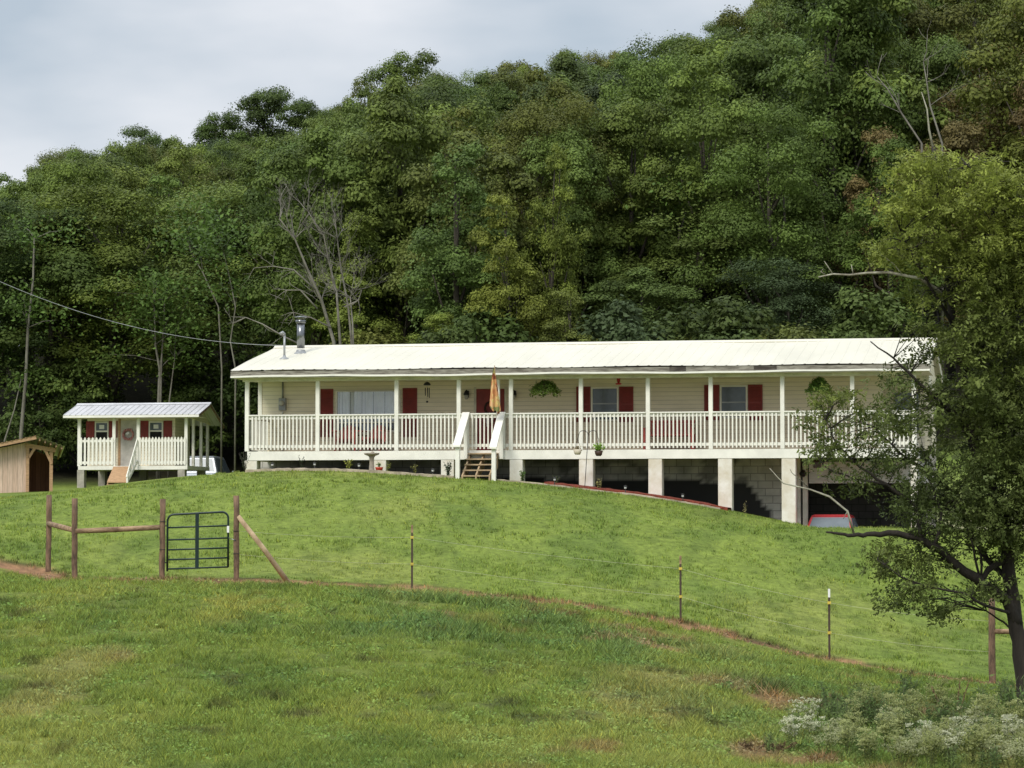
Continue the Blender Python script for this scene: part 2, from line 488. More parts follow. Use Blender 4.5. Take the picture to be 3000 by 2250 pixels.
def drive(x, y):
    return smooth(7.35, 8.0, x + (y - 73) * .0) * smooth(70.4, 71.6, y) * (1 - smooth(84, 90, y)) * (1 - smooth(17, 22, x))


def HT(x, y):
    x = np.atleast_1d(np.asarray(x, float)); y = np.atleast_1d(np.asarray(y, float))
    xc = np.clip(x, -60, 60); yc = np.clip(y, -10, 235)
    q = np.stack([xc, yc], -1).reshape(-1, 2) / 40.0
    outz = np.empty(len(q))
    for i in range(0, len(q), 20000):
        d2 = ((q[i:i + 20000, None] - TX[None]) ** 2).sum(-1)
        outz[i:i + 20000] = (.5 * d2 * np.log(d2 + 1e-12)) @ TW[:-3] + TW[-3] + q[i:i + 20000] @ TW[-2:]
    z = outz.reshape(x.shape)
    # under the house the ground stays below the floor
    k = drive(x, y)
    z = z * (1 - k) + (-1.05) * k
    return z


def ground(x, y): return float(HT(x, y)[0])


FP = np.array([PT(*f)[:2] for f in FENCE])


def fence_dist(x, y):
    """signed distance to the fence line (positive = house side)."""
    best = np.full(x.shape, 1e9); sgn = np.ones(x.shape)
    for a, b in zip(FP[:-1], FP[1:]):
        d = b - a; L2 = (d ** 2).sum()
        t = np.clip(((x - a[0]) * d[0] + (y - a[1]) * d[1]) / L2, 0, 1)
        px = a[0] + t * d[0]; py = a[1] + t * d[1]
        dd = np.hypot(x - px, y - py)
        k = dd < best
        best = np.where(k, dd, best)
        sgn = np.where(k, np.sign(d[0] * (y - a[1]) - d[1] * (x - a[0])), sgn)
    return best * sgn


def on_ground(sx, sy):
    """where the sight line through a pixel meets the slope."""
    Ys = np.linspace(28, 62, 340)
    zs = np.array([ZS(sy, Y) for Y in Ys]); xs = (sx - CX) / F * Ys
    hit = np.nonzero(zs <= HT(xs, Ys))[0]
    i = hit[0] if len(hit) else 0
    return xs[i], Ys[i]


BARE = [(*on_ground(a, b_), r_, k) for a, b_, r_, k in ((1880, 1890, .55, 1), (1760, 1880, .4, .8), (2250, 2050, .5, 1), (2150, 2010, .4, .7), (2480, 1990, .35, .7), (2230, 2215, .55, 1), (2060, 2000, .3, .6), (1310, 1800, .3, .7), (380, 1930, .3, .4))]
PALE = [(*on_ground(a, b_), r_, k) for a, b_, r_, k in ((740, 1775, .9, 1), (650, 1810, .6, .7), (260, 1745, 1.0, .5), (1050, 2080, .8, .4), (60, 1860, .5, .5))]
MUD = [(*on_ground(a, b_), r_, k) for a, b_, r_, k in ((885, 2090, .28, .9), (1080, 2100, .2, .7), (1100, 2160, .22, .8), (1260, 2035, .22, .7), (1300, 2085, .18, .6), (1480, 2060, .3, .8), (1520, 2110, .26, .7), (1710, 2095, .22, .7), (1430, 1965, .2, .6))]


def blobs(lst, x, y, nz):
    t = np.zeros(x.shape)
    for bx, by, r_, k in lst:
        t = np.maximum(t, k * smooth(1.15, .35, np.hypot((x - bx) / r_, (y - by) / (r_ * 2.6)) + (nz - .5) * 1.8))
    return t


def ground_color(x, y):
    """colour zones: mown lawn, rough pasture, dirt strip under the fence, forest floor."""
    fd = fence_dist(x, y)
    n1 = fbm(x * .35, y * .12, 3); n2 = fbm(x * .9, y * .35, 8); n3 = fbm(x * 2.2, y * .9, 15)
    lawn = np.array([.178, .240, .050]); lawn2 = np.array([.135, .196, .042]); lawn3 = np.array([.220, .262, .066])
    past = np.array([.185, .238, .050]); past2 = np.array([.138, .192, .042]); past3 = np.array([.235, .266, .064])
    weed = np.array([.12, .185, .055]); dry = np.array([.30, .27, .10]); dirt = np.array([.30, .175, .10])

    def mx(a, b, t): return a * (1 - t[..., None]) + b * t[..., None]
    cl = mx(np.broadcast_to(lawn, x.shape + (3,)), lawn2, smooth(.48, .68, n2))
    cl = mx(cl, lawn3, smooth(.52, .72, n1) * .8)
    cl = mx(cl, lawn2 * .75, smooth(.62, .75, n3) * .6)
    cpst = mx(np.broadcast_to(past, x.shape + (3,)), past2, smooth(.45, .65, n2))
    cpst = mx(cpst, past3, smooth(.5, .68, n1) * .9 * (1 - smooth(2, 6, x)))
    cpst = mx(cpst, dry, smooth(.58, .72, fbm(x * .5 + 40, y * .22, 21)) * .55)
    wz = weed_zone(x, y)
    cpst = mx(cpst, weed, wz * .85)
    cpst = mx(cpst, dirt * .85, smooth(.68, .76, fbm(x * 1.0 - 9, y * .45, 33)) * .8 * smooth(-2, 3, x))
    nz_ = fbm(x * 3.0, y * 1.3, 97)
    cpst = mx(cpst, np.array([.36, .32, .085]), blobs(PALE, x, y, nz_) * .45)
    cpst = mx(cpst, dirt, blobs(BARE, x, y, nz_) * .8)
    cpst = mx(cpst, np.array([.06, .05, .03]), blobs(MUD, x, y, nz_) * .75)
    c = mx(cpst, cl, smooth(-.15, .25, fd))
    wob = fd + (n3 - .5) * .9
    dm = np.exp(-((wob + .26) / .34) ** 2) * smooth(.25, .48, n2 + .16 + .2 * smooth(1, 5, x) + .2 * smooth(-8, -10, x))
    c = mx(c, dirt, np.clip(dm * 1.6, 0, 1))
    edge = np.exp(-((wob - .14) / .13) ** 2) * .8 * smooth(.3, .5, n3 + .1)
    c = mx(c, np.array([.05, .06, .02]), edge)
    spots = smooth(.70, .78, fbm(x * 1.6 + 3, y * .75, 44, 3)) * (1 - smooth(-.2, .1, fd))
    c = mx(c, np.array([.055, .045, .025]), spots * .5)
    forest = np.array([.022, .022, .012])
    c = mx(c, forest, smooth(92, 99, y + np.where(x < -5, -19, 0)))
    k = drive(x, y)
    c = mx(c, np.array([.28, .25, .21]), k)
    return c, np.clip(dm, 0, 1), fd, wz


def weed_zone(x, y):
    n = fbm(x * .6, y * .28, 51)
    a = smooth(1.2, .2, np.hypot((x + .8) / 4.5, (y - 48) / 6.5) + (n - .5) * 1.6)
    b = smooth(1.2, .2, np.hypot((x - 5.0) / 2.8, (y - 39) / 6.0) + (n - .5) * 1.6)
    return np.clip(np.maximum(a, b) * smooth(.38, .6, fbm(x * 1.1, y * .5, 61)), 0, 1)


def axis(fine0, fine1, step, lo, hi, g=1.22):
    a = list(np.arange(fine0, fine1, step))
    s = step; v = a[-1]
    while v < hi: s *= g; v += s; a.append(v)
    s = step; v = a[0]; pre = []
    while v > lo: s *= g; v -= s; pre.append(v)
    return np.array(pre[::-1] + a)


gx = axis(-15, 15.5, .22, -900, 900, 1.18)
gy = np.concatenate([axis(27, 79, .22, -60, 80, 1.3)[:-1], axis(80.5, 240, 2.0, 80.4, 2500, 1.3)])
gy = np.unique(gy)
GX, GY = np.meshgrid(gx, gy)
GZ = HT(GX.ravel(), GY.ravel()).reshape(GX.shape)
gc, gdm, gfd, gwz = ground_color(GX, GY)
GZ = GZ - gdm * .05 + (fbm(GX * 1.3, GY * 1.0, 71) - .5) * .10 * (GY < 56) * (GY > 26) + (fbm(GX * .5, GY * .5, 75) - .5) * .10 * (GY > 26) * (GY < 72)
ny, nx = GX.shape
idx = np.arange(nx * ny).reshape(ny, nx)
quads = np.stack([idx[:-1, :-1], idx[:-1, 1:], idx[1:, 1:], idx[1:, :-1]], -1).reshape(-1, 4)
me = bpy.data.meshes.new('ground')
me.vertices.add(nx * ny); me.loops.add(quads.size); me.polygons.add(len(quads))
me.vertices.foreach_set('co', np.stack([GX, GY, GZ], -1).reshape(-1).astype(np.float32))
me.loops.foreach_set('vertex_index', quads.ravel().astype(np.int32))
me.polygons.foreach_set('loop_start', np.arange(0, quads.size, 4, dtype=np.int32))
me.polygons.foreach_set('loop_total', np.full(len(quads), 4, dtype=np.int32))
me.polygons.foreach_set('use_smooth', np.ones(len(quads), bool))
me.update(calc_edges=True)
a = me.attributes.new('tint', 'FLOAT_COLOR', 'POINT')
gcd = gc * (1 - .22 * (GY < 58) * (gfd < 0) * (1 - gdm))[..., None]  # pasture ground darkened: shade in the gaps between blades put into the colour
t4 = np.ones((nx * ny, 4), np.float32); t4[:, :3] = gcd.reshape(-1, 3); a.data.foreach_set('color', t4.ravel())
m, nt, out = new_mat('turf')
b = N(nt, 'ShaderNodeBsdfPrincipled', i_Roughness=.95); b.inputs['Specular IOR Level'].default_value = .1
at = N(nt, 'ShaderNodeAttribute', attribute_name='tint')
tc = N(nt, 'ShaderNodeTexCoord'); mp = N(nt, 'ShaderNodeMapping'); mp.inputs['Scale'].default_value = (1, .55, 1)
nt.links.new(tc.outputs['Object'], mp.inputs[0])
n1 = N(nt, 'ShaderNodeTexNoise', i_Scale=7.0, i_Detail=8.0, i_Roughness=.75); nt.links.new(mp.outputs[0], n1.inputs[0])
n2 = N(nt, 'ShaderNodeTexNoise', i_Scale=1.1, i_Detail=5.0, i_Roughness=.7); nt.links.new(mp.outputs[0], n2.inputs[0])
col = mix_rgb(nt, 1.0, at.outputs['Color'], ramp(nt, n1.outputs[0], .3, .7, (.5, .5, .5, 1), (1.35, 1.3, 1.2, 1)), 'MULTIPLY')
col = mix_rgb(nt, 1.0, col, ramp(nt, n2.outputs[0], .3, .7, (.8, .82, .8, 1), (1.15, 1.12, 1.1, 1)), 'MULTIPLY')
bp = N(nt, 'ShaderNodeBump', i_Strength=.8, i_Distance=.05); nt.links.new(n1.outputs[0], bp.inputs['Height']); nt.links.new(bp.outputs[0], b.inputs['Normal'])
nt.links.new(col, b.inputs['Base Color']); nt.links.new(b.outputs[0], out.inputs[0])
me.materials.append(m)
g = bpy.data.objects.new('ground', me); COL.objects.link(g); g['kind'] = 'structure'

# ------------------------------------------------------------------ grass blades (nobody could count them)


def scatter(y0, y1, dens, pad=1.2):
    A = F and (2 * .187 * (y0 + y1) / 2 + 2 * pad) * (y1 - y0)
    n = int(A * dens * 1.15)
    y = rng.uniform(y0, y1, n); x = rng.uniform(-1, 1, n) * (.187 * y1 + pad)
    k = np.abs(x) < .187 * y + pad
    return x[k], y[k]


def blades(x, y, nb, hmin, hmax, wid, lean):
    x = np.repeat(x, nb); y = np.repeat(y, nb)
    c, dm, fd, wz = ground_color(x, y)
    keep = rng.random(len(x)) > np.maximum(dm * 1.1, .85 * np.maximum(blobs(BARE, x, y, fbm(x * 3.0, y * 1.3, 97)), blobs(MUD, x, y, fbm(x * 3.0, y * 1.3, 97))) * (fd < 0))
    keep &= ~((drive(x, y) > .3))
    x, y, c, wz, fd = x[keep], y[keep], c[keep], wz[keep], fd[keep]
    n = len(x)
    x = x + rng.normal(0, .025, n); y = y + rng.normal(0, .025, n)
    z = HT(x, y)
    cl_ = fbm(x * 5.5, y * 3.2, 5, 3)
    keep2 = rng.random(n) < .25 + 1.1 * smooth(.36, .62, cl_)
    x, y, z, c, wz, cl_ = x[keep2], y[keep2], z[keep2], c[keep2], wz[keep2], cl_[keep2]; n = len(x)
    h = rng.uniform(hmin, hmax, n) * (1 + 1.8 * wz * (rng.random(n) ** 2)) * (.45 + 1.25 * smooth(.35, .7, cl_))
    ang = rng.uniform(0, 2 * PI, n); lx = np.cos(ang); ly = np.sin(ang)
    le = rng.uniform(.2, 1, n) * lean * h
    w = wid * rng.uniform(.6, 1.5, n) * (1 + wz)
    p = rng.uniform(0, PI, n)
    sxv = np.stack([np.cos(p), np.sin(p), np.zeros(n)], -1) * (w / 2)[:, None]
    base = np.stack([x, y, z - .03], -1)
    tip = base + np.stack([lx * le, ly * le, h + .03], -1)
    v = np.stack([base - sxv, base + sxv, tip], 1)
    tone = rng.uniform(.5, 1.95, n)
    yel = (rng.random(n) < .1)[:, None]
    c = np.where(yel, c * np.array([1.5, 1.25, .9]), c)
    return v, c, tone


gv = []
for y0, y1, d, nb, h0, h1, w, ln in ((27.5, 34, 620, 4, .025, .075, .010, 1.8), (34, 44, 430, 4, .025, .075, .013, 1.8), (44, 56, 260, 4, .03, .08, .017, 1.6)):
    x, y = scatter(y0, y1, d)
    k = fence_dist(x, y) < .1
    gv.append(blades(x[k], y[k], nb, h0, h1, w, ln))
o = np_mesh('pasture_grass', np.concatenate([a[0] for a in gv]), 3, M['leaf_c'], None, np.concatenate([a[2] for a in gv]), np.concatenate([a[1] for a in gv]))
tag(o, 'rough grazed grass in front of the fence line', 'grass', kind='stuff')
gv = []
for y0, y1, d, nb, h0, h1, w, ln in ((50, 62, 170, 3, .022, .05, .018, 1.1), (62, 77, 110, 3, .022, .05, .024, 1.1)):
    x, y = scatter(y0, y1, d)
    k = (fence_dist(x, y) > -.05) & ~((y > 75.6 - .19 * (x + 7.1)) & (x > -7.4))
    gv.append(blades(x[k], y[k], nb, h0, h1, w, ln))
o = np_mesh('lawn_grass', np.concatenate([a[0] for a in gv]), 3, M['leaf_c'], None, np.concatenate([a[2] for a in gv]), np.concatenate([a[1] for a in gv]))
tag(o, 'short mown lawn grass on the slope below the house', 'grass', kind='stuff')

# broad leaved weeds and clover low in the pasture
cq = []; ctn = []; cti = []
for y0, y1, d, sz in ((27.5, 34, 700, .030), (34, 44, 420, .036), (44, 56, 210, .044)):
    x, y = scatter(y0, y1, d)
    k = (fence_dist(x, y) < -.3) & (rng.random(len(x)) < .1 + 1.1 * smooth(.45, .68, fbm(x * 1.3 + 7, y * .7, 83)))
    x, y = x[k], y[k]
    c, dm, fd, wz = ground_color(x, y)
    n = len(x)
    z = HT(x, y) + rng.uniform(.0, .05, n) + wz * rng.uniform(0, .12, n)
    cq.append(leaf_quads(np.stack([x, y, z], -1), unit(rng.normal(0, .55, (n, 3)) + np.array([0, -.25, .8])), rng.uniform(.6, 1.8, n) * sz, .6))
    ctn.append(rng.uniform(.55, 1.7, n)); cti.append(c * np.array([.92, 1.06, 1.1]))
o = np_mesh('ground_weeds', np.concatenate(cq), 4, M['leaf_c'], None, np.concatenate(ctn), np.concatenate(cti))
tag(o, 'low clover and broad leaved weeds in the rough pasture', 'ground cover', kind='stuff')

# ------------------------------------------------------------------ the long house
HX, HY, HA = -7.11, 76.8, R(10.97)
ca, sa = math.cos(HA), math.sin(HA)
HB = 1.2


class Frame:
    def __init__(s, x0, y0, a): s.x0, s.y0, s.c, s.s = x0, y0, math.cos(a), math.sin(a)
    def U(s, sx, v):
        k = (sx - CX) / F
        return (k * (s.y0 + v * s.c) - s.x0 - v * s.s) / (s.c + k * s.s)
    def Y(s, u, v): return s.y0 - u * s.s + v * s.c
    def W(s, u, v): return (s.x0 + u * s.c + v * s.s, s.Y(u, v))
    def Z(s, sy, u, v): return ZS(sy, s.Y(u, v))


HF = Frame(HX, HY, HA)
U = HF.U
LEN = U(2679, 0)
house = thing('ranch_house', 'long single storey beige house with cream metal roof, full length porch and white piers', 'house', (HX, HY, HB), -HA)


def hm(): return MB((0, 0, -HB))


VW = 1.9            # wall line behind the porch
VB = 6.1            # back wall
UL, UR = -.3, LEN + .3
UREC = U(2579, VW)
ZD, ZE, ZR, VR = 2.01, 4.0, 5.09, 4.0
# walls
w = hm()
w.box((UL, VW, ZD), (UREC, VB, 4.16))
w.prism([(VW, 4.16), (VB, 4.16), (VR, 5.0)], 0, UL + .02, UREC)
w.box((UREC, VW + 1.5, ZD), (UR, VB, 4.16))
w.prism([(VW + 1.5, 4.16), (VB, 4.16), (VR, 5.0)], 0, UREC, UR - .02)
w.build('wall', M['siding'], house)
hm().box((UREC, VW, 3.72), (UR, VW + .12, 4.16)).box((UR - .12, VW + .12, 3.72), (UR, VW + 1.5, 4.16)).build('porch_header', M['ceil'], house)
hm().box((UR - .12, VW, ZD), (UR, VW + .12, 3.72)).build('corner_post', M['siding'], house)
hm().box((UL - .02, VW - .025, ZD), (UL + .09, VW + .09, 4.14)).build('corner_trim', M['white'], house)
# recessed window at the right end
hm().box((UREC + .3, VW + 1.46, 2.5), (UREC + .95, VW + 1.5, 3.6)).build('recess_window', M['pane'], house)

# roof: two ribbed slopes
slope = (ZR - 4.19) / (VR + .43)
rf = hm()
RL, RR = -.43, LEN + .43
nrib = int((RR - RL) / .29)
us = np.linspace(RL, RR, nrib + 1)
for side in (0, 1):
    ve = -.43 if side == 0 else 2 * VR + .43 - .3
    vs = []; fs = []
    prof = []
    for i, u in enumerate(us):
        wv = .0
        prof += [(max(u - .035, RL), 0), (max(u - .015, RL), .010), (min(u + .015, RR), .010), (min(u + .035, RR), 0)]
    ns = 6
    for j in range(ns + 1):
        t = j / ns
        v = ve + (VR - ve) * t
        z = ZR + (v - VR) * slope if side == 0 else ZR - (v - VR) * slope
        for (u, dz) in prof:
            vs.append((u, v, z + dz + .012 * math.sin(u * 1.3 + j)))
    npf = len(prof)
    for j in range(ns):
        for i in range(npf - 1):
            q = (j * npf + i, j * npf + i + 1, (j + 1) * npf + i + 1, (j + 1) * npf + i)
            fs.append(q if side == 0 else q[::-1])
    rf.add(vs, fs)
roof = rf.build('roof', M['roof'], house)
hm().prism([(VR - .16, ZR - .02), (VR, ZR + .05), (VR + .16, ZR - .02), (VR + .14, ZR - .05), (VR, ZR + .015), (VR - .14, ZR - .05)], 0, RL - .01, RR + .01).build('ridge_cap', M['roof'], roof)
# roof underside / soffit and porch ceiling
hm().box((RL + .02, -.39, 3.985), (RR - .02, VW - .003, 4.0)).build('porch_ceiling', M['ceil'], house)
hm().box((UL + .1, -.06, 3.90), (UR - .1, .06, 3.984)).build('porch_beam', M['ceil'], house)
fas = hm()
n = 40
vs = []; fs = []
for i in range(n + 1):
    u = RL + (RR - RL) * i / n
    d = .012 * math.sin(u * .9) + .006 * math.sin(u * 3.1)
    vs += [(u, -.415, 4.05 + d), (u, -.415, 4.165), (u, -.39, 4.165), (u, -.39, 4.05 + d)]
for i in range(n):
    for k in range(4): fs.append((i * 4 + k, i * 4 + (k + 1) % 4, i * 4 + 4 + (k + 1) % 4, i * 4 + 4 + k))
fs += [(0, 1, 2, 3), (n * 4 + 3, n * 4 + 2, n * 4 + 1, n * 4)]
fas.add(vs, fs).build('fascia', M['fascia'], house)
dr = hm(); vs = []; fs = []
for i in range(n + 1):
    u = RL + (RR - RL) * i / n
    d = .012 * math.sin(u * .9) + .006 * math.sin(u * 3.1)
    vs += [(u, -.435, 4.0 + d), (u, -.435, 4.047 + d), (u, -.39, 4.047 + d), (u, -.39, 4.0 + d)]
for i in range(n):
    for k in range(4): fs.append((i * 4 + k, i * 4 + (k + 1) % 4, i * 4 + 4 + (k + 1) % 4, i * 4 + 4 + k))
fs += [(0, 1, 2, 3), (n * 4 + 3, n * 4 + 2, n * 4 + 1, n * 4)]
dr.add(vs, fs).build('drip_edge', M['white'], house)
for u in (RL + .02, RR - .05):
    rk = hm()
    for v0, v1 in ((-.38, VR), (2 * VR + .1, VR)):
        z0 = ZR - abs(v0 - VR) * slope - .09; z1 = ZR - .09
        rk.hexa([(u, v0, z0 - .08), (u + .03, v0, z0 - .08), (u + .03, v1, z1 - .08), (u, v1, z1 - .08), (u, v0, z0 + .07), (u + .03, v0, z0 + .07), (u + .03, v1, z1 + .07), (u, v1, z1 + .07)])
    rk.build('rake_board', M['white'], house)

# chimney pipe and service mast
uc, vc = U(880, 2.9), 2.9
zc = ZR + (vc - VR) * slope
ch = hm()
ch.tube([(uc, vc, zc + .12), (uc, vc, zc + .86)], .11, 18)
ch.lathe((uc, vc, zc + .82), [(.13, 0), (.15, .03), (.15, .08), (.12, .1)], 18)
chim = ch.build('chimney', M['steel'], roof)
hm().lathe((uc, vc, zc + .98), [(.17, 0), (.19, .015), (.17, .03), (.05, .05)], 18).tube([(uc - .1, vc, zc + .9), (uc - .1, vc, zc + 1.0)], .01, 5).tube([(uc + .1, vc, zc + .9), (uc + .1, vc, zc + 1.0)], .01, 5).build('chimney_cap', M['steel'], roof)
hm().lathe((uc, vc, zc - .06), [(.24, 0), (.2, .04), (.14, .07), (.125, .12), (.115, .14)], 14).build('chimney_flashing', M['grey_metal'], roof)
um, vm = U(832, 1.75), 1.75
zm = ZR + (vm - VR) * slope
zt = HF.Z(980, um, vm)
mast = hm().tube([(um, vm, zm - .05), (um, vm, zt)], .03, 10).lathe((um, vm, zm - .03), [(.16, 0), (.13, .03), (.05, .07), (.04, .12)], 12)
mast.tube([(um, vm, zt), (um - .04, vm - .05, zt + .05), (um - .12, vm - .06, zt + .01)], [.045, .05, .04], 10).build('service_mast', M['grey_metal'], house)
# meter
ub, vb = U(829, VW), VW
hm().tube([(ub, vb - .05, HF.Z(1172, ub, vb)), (ub, vb - .05, 3.985)], .026, 8).build('meter_conduit', M['grey_metal'], house)
z0, z1 = HF.Z(1203, ub, vb), HF.Z(1167, ub, vb)
mb = hm().box((ub - .1, vb - .12, z0), (ub + .1, vb - .002, z1)).build('meter_box', M['grey_metal'], house, .008)
zz = (z0 + z1) / 2 + .03
g_ = hm(); g_.lathe((0, 0, 0), [(.075, 0), (.075, .06), (.05, .09)], 14)
g_.v = [(p[0] + ub, -p[2] - HB + vb - .12, p[1] + zz - HB) for p in g_.v]
g_.build('meter_dial', M['lampglass'], mb)
hm().tube([(ub, vb - .05, z0), (ub, vb - .05, ZD + .02)], .02, 8).build('meter_conduit', M['white'], house)

# deck
hm().box((0, .1, 1.92), (LEN, VW - .004, ZD)).build('porch_deck', M['wood_step'], house)
bm_ = hm().box((-.06, -.06, 1.765), (LEN + .06, .095, 2.006)); bm_.box((-.06, .1, 1.765), (.09, VW - .01, 1.915)).box((LEN - .09, .1, 1.765), (LEN + .06, VW - .01, 1.915))
bm_.build('rim_beam', M['white'], house)
# posts
PS = [724, 931, 1162, 1344.5, 1460, 1497.5, 1702.5, 1899, 2083, 2293, 2498, 2679]
PU = [U(s, 0) for s in PS]
for i, u in enumerate(PU):
    hw = .055 if i != 4 else .04
    hm().box((u - hw, -.055, ZD + .0), (u + hw, .05, 3.9)).build('porch_post', M['white'], house, .006)
# railing with balusters
balmesh = None
nb_ind = 0
rest = hm()
bal_list = []
for i in range(len(PU) - 1):
    a, b_ = PU[i] + .055, PU[i + 1] - .055
    rl = hm()
    rl.box((a, -.075, 2.965), (b_, .06, 3.0)).box((a, -.02, 2.875), (b_, .018, 2.966))
    for k in range(max(1, int((b_ - a) / 1.2))):
        ux = a + .3 + k * 1.25
        if ux < b_: rl.box((ux - .02, -.068, 2.86), (ux + .02, -.062 + .04, 2.963))
    ro = rl.build('railing', M['white'], house)
    hm().box((a, -.02, 2.10), (b_, .018, 2.18)).build('bottom_rail', M['white'], ro)
    nbal = max(2, round((b_ - a) / .105))
    for k in range(1, nbal):
        bal_list.append((a + (b_ - a) * k / nbal, ro))
bal_list.sort(key=lambda t: -t[0])
for k, (u, ro) in enumerate(bal_list):
    if k < 98:
        if balmesh is None:
            o = hm().box((-.019, -.058, 2.045), (.019, -.021, 2.955)).build('baluster', M['white'], ro); balmesh = o.data
        else:
            o = bpy.data.objects.new('baluster', balmesh); COL.objects.link(o); o.parent = ro
        o.location = (u, 0, 0)
    else:
        rest.box((u - .019, -.058, 2.045), (u + .019, -.021, 2.955))
# end railing on the left and right side of the porch
for u in (.0, LEN):
    er = hm().box((u - .05, .06, 2.965), (u + .05, VW - .03, 3.0)).box((u - .018, .06, 2.875), (u + .018, VW - .03, 2.966))
    ero = er.build('railing', M['white'], house)
    hm().box((u - .018, .06, 2.10), (u + .018, VW - .03, 2.18)).build('bottom_rail', M['white'], ero)
    for k in range(1, 17): rest.box((u - .037, .06 + k * .105, 2.045), (u - .0185, .06 + k * .105 + .038, 2.955))
tag(rest.build('balusters', M['white'], house), kind='stuff')
# piers
PIER = [(717, 754), (1095.5, 1132), (1293, 1331), (1494, 1532), (1697, 1738), (1900, 1940), (2104, 2145), (2290, 2331)]
for a, b_ in PIER:
    u0, u1 = U(a, 0), U(b_, 0)
    X, Y = HF.W((u0 + u1) / 2, 0)
    zg = ground(X, Y) - .4
    hm().box((u0, -.05, zg), (u1, .33, 1.763)).build('pier', M['white_dirty'], house, .01)
hm().box((LEN - .1, -.05, -1.5), (LEN + .07, .12, 1.763)).build('pier', M['white_dirty'], house, .01)
# foundation wall with the old grade line
UG = U(2334, VW)
fu = np.linspace(UL, UG, 120); fz = np.linspace(-1.5, ZD - .012, 40)
FU, FZ = np.meshgrid(fu, fz)
pts = [(U(640, VW), 0)]
gl_u = [UL, U(2000, VW), U(2190, VW), U(2262, VW), UG]
gl_z = [HF.Z(1390, gl_u[0], VW), HF.Z(1408, gl_u[1], VW), HF.Z(1417, gl_u[2], VW), HF.Z(1510, gl_u[3], VW), HF.Z(1515, gl_u[4], VW)]
line = np.interp(FU, gl_u, gl_z)
line = np.where(FU > gl_u[3], -9, line)
tone = (FZ < line).astype(float)
tone = np.maximum(tone, (.55 * (fbm(FU * 1.2, FZ * 2.0, 5) > .5)) * (FU < gl_u[2]))
nfx, nfz = len(fu), len(fz)
ix = np.arange(nfx * nfz).reshape(nfz, nfx)
fq = np.stack([ix[:-1, :-1], ix[:-1, 1:], ix[1:, 1:], ix[1:, :-1]], -1).reshape(-1, 4)
me = bpy.data.meshes.new('foundation_wall')
fv = np.stack([FU, np.full_like(FU, VW + .02), FZ - HB], -1).reshape(-1, 3)
extra = [(UG, VW + .02, -1.5 - HB), (UG, VB, -1.5 - HB), (UG, VB, ZD - .012 - HB), (UG, VW + .02, ZD - .012 - HB), (UL, VW + .02, -1.5 - HB), (UL, VB, -1.5 - HB), (UL, VB, ZD - .012 - HB), (UL, VW + .02, ZD - .012 - HB),
         (UR, VB, -1.5 - HB), (UR, VB, ZD - .012 - HB)]
nb0 = len(fv)
allv = [tuple(p) for p in fv] + extra
allf = [tuple(q) for q in fq.tolist()] + [(nb0, nb0 + 1, nb0 + 2, nb0 + 3), (nb0 + 7, nb0 + 6, nb0 + 5, nb0 + 4), (nb0 + 5, nb0 + 6, nb0 + 9, nb0 + 8)]
me.from_pydata(allv, [], allf); me.materials.append(M['foundation'])
at_ = me.attributes.new('tone', 'FLOAT', 'POINT'); at_.data.foreach_set('value', np.concatenate([tone.ravel(), np.full(len(extra), .6)]).astype(np.float32))
me.update()
o = bpy.data.objects.new('foundation_wall', me); COL.objects.link(o); o.parent = house
# garage front under the right end
g0, g1 = UG, UR
hm().box((g0 + .01, VW + .0, -1.5), (g0 + .1, VW + .12, ZD - .015)).box((g0 + .16, VW - .03, -1.5), (U(2366, VW), VW + .1, 1.68)).build('garage_jamb', M['white_dirty'], house)
hm().box((U(2370, VW), VW - .02, HF.Z(1416, 15.5, VW)), (UR, VW + .06, HF.Z(1353, 15.5, VW))).build('garage_door', mat('grey_garage_door', (.68, .68, .66), .6, stretch=(1, 1, 5)), house)
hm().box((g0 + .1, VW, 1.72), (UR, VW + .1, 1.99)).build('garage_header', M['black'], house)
hm().box((UR - .1, VW, -1.5), (UR - .0, VB - .01, ZD - .02)).build('garage_side_wall', M['block'], house)
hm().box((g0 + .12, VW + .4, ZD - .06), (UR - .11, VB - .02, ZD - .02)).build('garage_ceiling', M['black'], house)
uf = U(2353, VW)
zf = HF.Z(1392, uf, VW)
hm().lathe((uf, VW - .1, zf), [(.03, -.05), (.09, 0), (.1, .05), (.05, .12), (.02, .14)], 10).tube([(uf, VW, zf + .1), (uf, VW - .1, zf + .14)], .015, 6).build('yard_lamp', M['dark'], house)
ul = U(2394, .4); zl = HF.Z(1360, ul, .4)
lan = thing('hanging_lantern', 'brown lantern hanging under the porch beside the garage opening', 'lantern', (*HF.W(ul, .4), zl), 0)
MB().box((-.09, -.09, -.1), (.09, .09, .06)).add([(-.12, -.12, .061), (.12, -.12, .061), (.12, .12, .061), (-.12, .12, .061), (0, 0, .16)], [(0, 1, 4), (1, 2, 4), (2, 3, 4), (3, 0, 4), (3, 2, 1, 0)]).build('lantern_body', M['brown_pot'], lan)
MB().tube([(0, 0, .15), (0, 0, 1.915 - zl)], .008, 5).build('hanger', M['dark'], lan)


